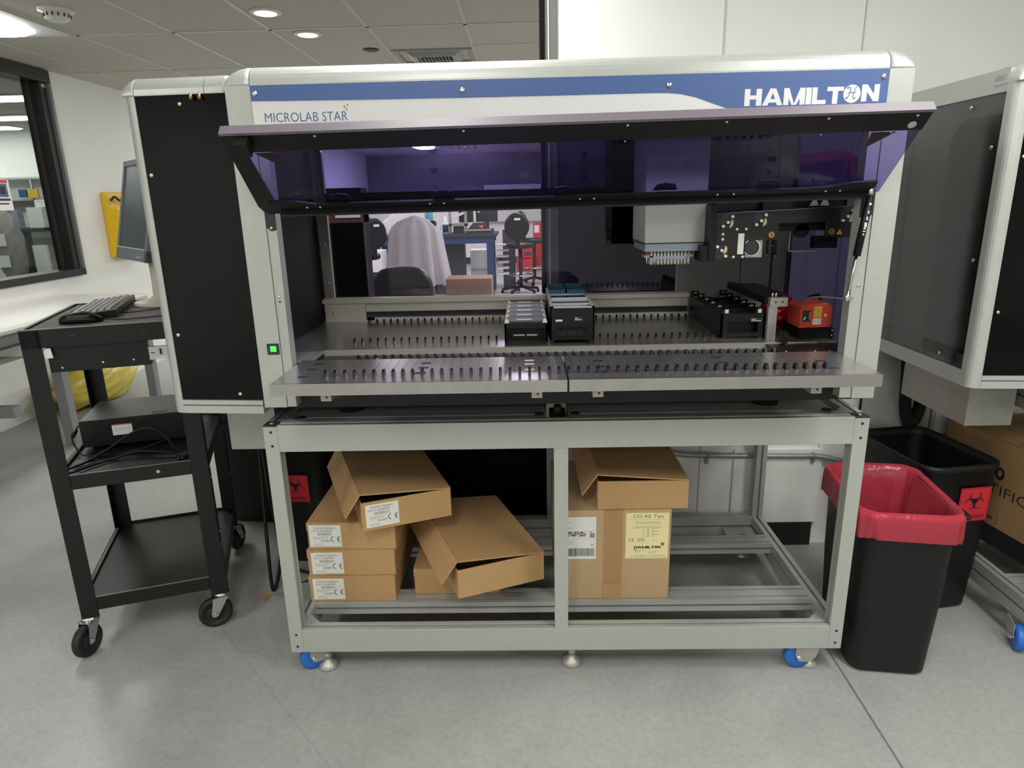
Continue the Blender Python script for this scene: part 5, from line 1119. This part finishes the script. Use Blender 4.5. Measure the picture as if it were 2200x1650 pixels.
item('drawer_cabinet', 'white drawer unit between the blue table legs', 'drawers', lambda b: b.m('white').box(-1.02, -.60, 9.6, 10.0, .0, .62).m('greyink').box(-1.02, -.60, 9.595, 9.6, .30, .31))
item('hanging_whiteboard', 'white board on the far wall right of the monitor', 'board', lambda b: b.m('signwhite').box(-1.0, .4, 13.9, 13.96, .95, 1.75).m('lgrey').box(-1.0, .4, 13.86, 13.96, .93, .95))
item('paper_rack', 'white wire rack at the right end of the blue table', 'rack', lambda b: [b.m('white').box(-.54, -.36, 8.9, 9.1, .28+.09*k, .30+.09*k) for k in range(6)])
item('black_column', 'black instrument column right of the blue table', 'equipment', lambda b: b.m('darkgrey').box(-.46, -.26, 9.3, 9.6, 0, .95))
item('dark_patch', 'dark purple patch on the white wall behind the right of the rear window', 'sheet', lambda b: b.m('hose').box(.20, .36, .795, .803, 1.26, 1.7))  # flat dark patch set against the wall behind the pane
# ================================================================== WALL PIPE, HANGING THINGS, SECOND TABLE LOAD
cd = thing('conduit_pipe', 'grey metal conduit pipe running along the white wall under the table', 'pipe', (.8, .79, .4))
B().m('galv').tube(smoothpath([(.30, .79, .62), (.36, .79, .52), (.43, .79, .455), (.50, .79, .424), (.60, .79, .414), (.8, .79, .408), (1.0, .79, .404), (1.07, .79, .403), (1.13, .785, .395), (1.20, .775, .375)], 6), .0115, 12).build('pipe_run', cd)
for x in (.632, 1.062): B().m('galv').cyl((x-.005, .79, .412-.02*(x-.632)), (x+.005, .79, .412-.02*(x-.632)), .015, 14).box(x-.006, x+.006, .785, .81, .375, .41).build('pipe_clamp', cd)
hs = thing('hanging_hose', 'dark purple loop of cloth hose hanging below the second robot', 'hose', (1.37, .6, .88))
b = B().m('hose'); b.tube(smoothpath([(1.36, .75, .872), (1.372, .75, .75), (1.382, .75, .62), (1.405, .75, .552), (1.43, .75, .58), (1.445, .75, .70), (1.45, .75, .872)], 8), .022, 12).build('hose_loop', hs)
B().m('black').tube([(1.10, .80, .95), (1.105, .80, .5)], .004).build('wall_cable_x') if 0 else None
tag(B().m('black').tube(smoothpath([(1.235, .80, .90), (1.235, .80, .7), (1.232, .80, .5), (1.232, .80, .3)], 5), .004).build('wall_cable'), 'black cable running straight down the white wall behind the bins', 'cable')
tb = thing('shipping_box', 'brown carton with black lettering on the second table behind the bins', 'box', (1.56, .75, .17), R(-82))
B().m('kraft').box(0, .62, 0, .45, .0015, .40).build('box_body', tb, .003, world=False); B().m('ink').box(0, .62, -.0008, .0, .0015, .075).build('dark_band', tb, world=False)
F3 = wm(tb) @ FRONT(-.0009)
text('Thermo', 'box_print', tb, 'ink', .04, .29, .255, .325, F3, .02); text('SCIENTIFIC', 'box_print', tb, 'ink', .03, .40, .200, .237, F3, -.01)
text('invitrogen', 'box_print', tb, 'ink', .14, .27, .090, .115, F3); text('applied\nbiosystems', 'box_print', tb, 'ink', .01, .10, .090, .125, F3)
B().m('ink').box(.12, .1212, -.0012, -.0008, .085, .13).box(.29, .2912, -.0012, -.0008, .085, .13).build('box_print', tb, world=False)
b = B().m('kraft').box(0, .62, 0, .22, .402, .404).m('galv').box(.30, .50, .02, .2, .404, .405); b.build('box_flap', tb, world=False)
for i, pts in enumerate([
    [(-1.15, .63, .86), (-1.13, .60, .55), (-1.11, .52, .20), (-1.09, .47, .012), (-1.06, .50, .12), (-1.05, .56, .40), (-1.06, .63, .70)],
    [(-1.09, .63, .86), (-1.07, .60, .55), (-1.06, .55, .20), (-1.03, .53, .012), (-.96, .55, .007), (-.90, .52, .007)],
    [(-1.12, .64, .86), (-1.09, .62, .5), (-1.10, .60, .2), (-1.08, .60, .06), (-1.0, .60, .009), (-.90, .62, .009)]]):
    cable('hanging_cable', pts, (.007, .005, .006)[i], ['thick black cable hanging in a long loop left of the table leg', 'thin black cable hanging close to the table leg', 'black cable trailing on the floor behind the left table leg'][i])
tag(B().m('kraft').hexa([(-1.135, .43, .001), (-1.10, .41, .001), (-1.09, .45, .001), (-1.12, .47, .001), (-1.135, .43, .004), (-1.10, .41, .006), (-1.09, .45, .003), (-1.12, .47, .004)]).build('cardboard_scrap'), 'small scrap of brown cardboard on the floor beside the cart wheel', 'scrap')
# ================================================================== CAMERA, LIGHT
cam = bpy.data.cameras.new('camera'); co = bpy.data.objects.new('camera', cam); C.objects.link(co)
cam.sensor_width = 36; cam.sensor_fit = 'HORIZONTAL'; cam.lens = 1432.03/2200*36; cam.clip_start = .05; cam.clip_end = 60
pitch, yaw, roll = .2713, -.0237, -.0229
Fv = Vector((math.sin(yaw)*math.cos(pitch), math.cos(yaw)*math.cos(pitch), -math.sin(pitch))); R0 = Vector((math.cos(yaw), -math.sin(yaw), 0)); U0 = R0.cross(Fv)
Rv = R0*math.cos(roll)+U0*math.sin(roll); Uv = U0*math.cos(roll)-R0*math.sin(roll)
co.matrix_world = Matrix(((Rv.x, Uv.x, -Fv.x, -.099), (Rv.y, Uv.y, -Fv.y, -1.773), (Rv.z, Uv.z, -Fv.z, 1.4424), (0, 0, 0, 1)))
sc_ = bpy.context.scene; sc_.camera = co
w = bpy.data.worlds.new('world'); sc_.world = w; w.use_nodes = True; w.node_tree.nodes['Background'].inputs[0].default_value = (.5, .5, .5, 1); w.node_tree.nodes['Background'].inputs[1].default_value = .05
vs = sc_.view_settings; vs.view_transform = 'Standard'; vs.look = 'None'; vs.gamma = 1; vs.exposure = 0.85; vs.use_curve_mapping = False
sc_.cycles.max_bounces = 8; sc_.cycles.diffuse_bounces = 4; sc_.cycles.transparent_max_bounces = 16; sc_.cycles.glossy_bounces = 4
sc_.cycles.use_denoising = True; sc_.cycles.sample_clamp_indirect = 6; sc_.cycles.caustics_reflective = False; sc_.cycles.caustics_refractive = False
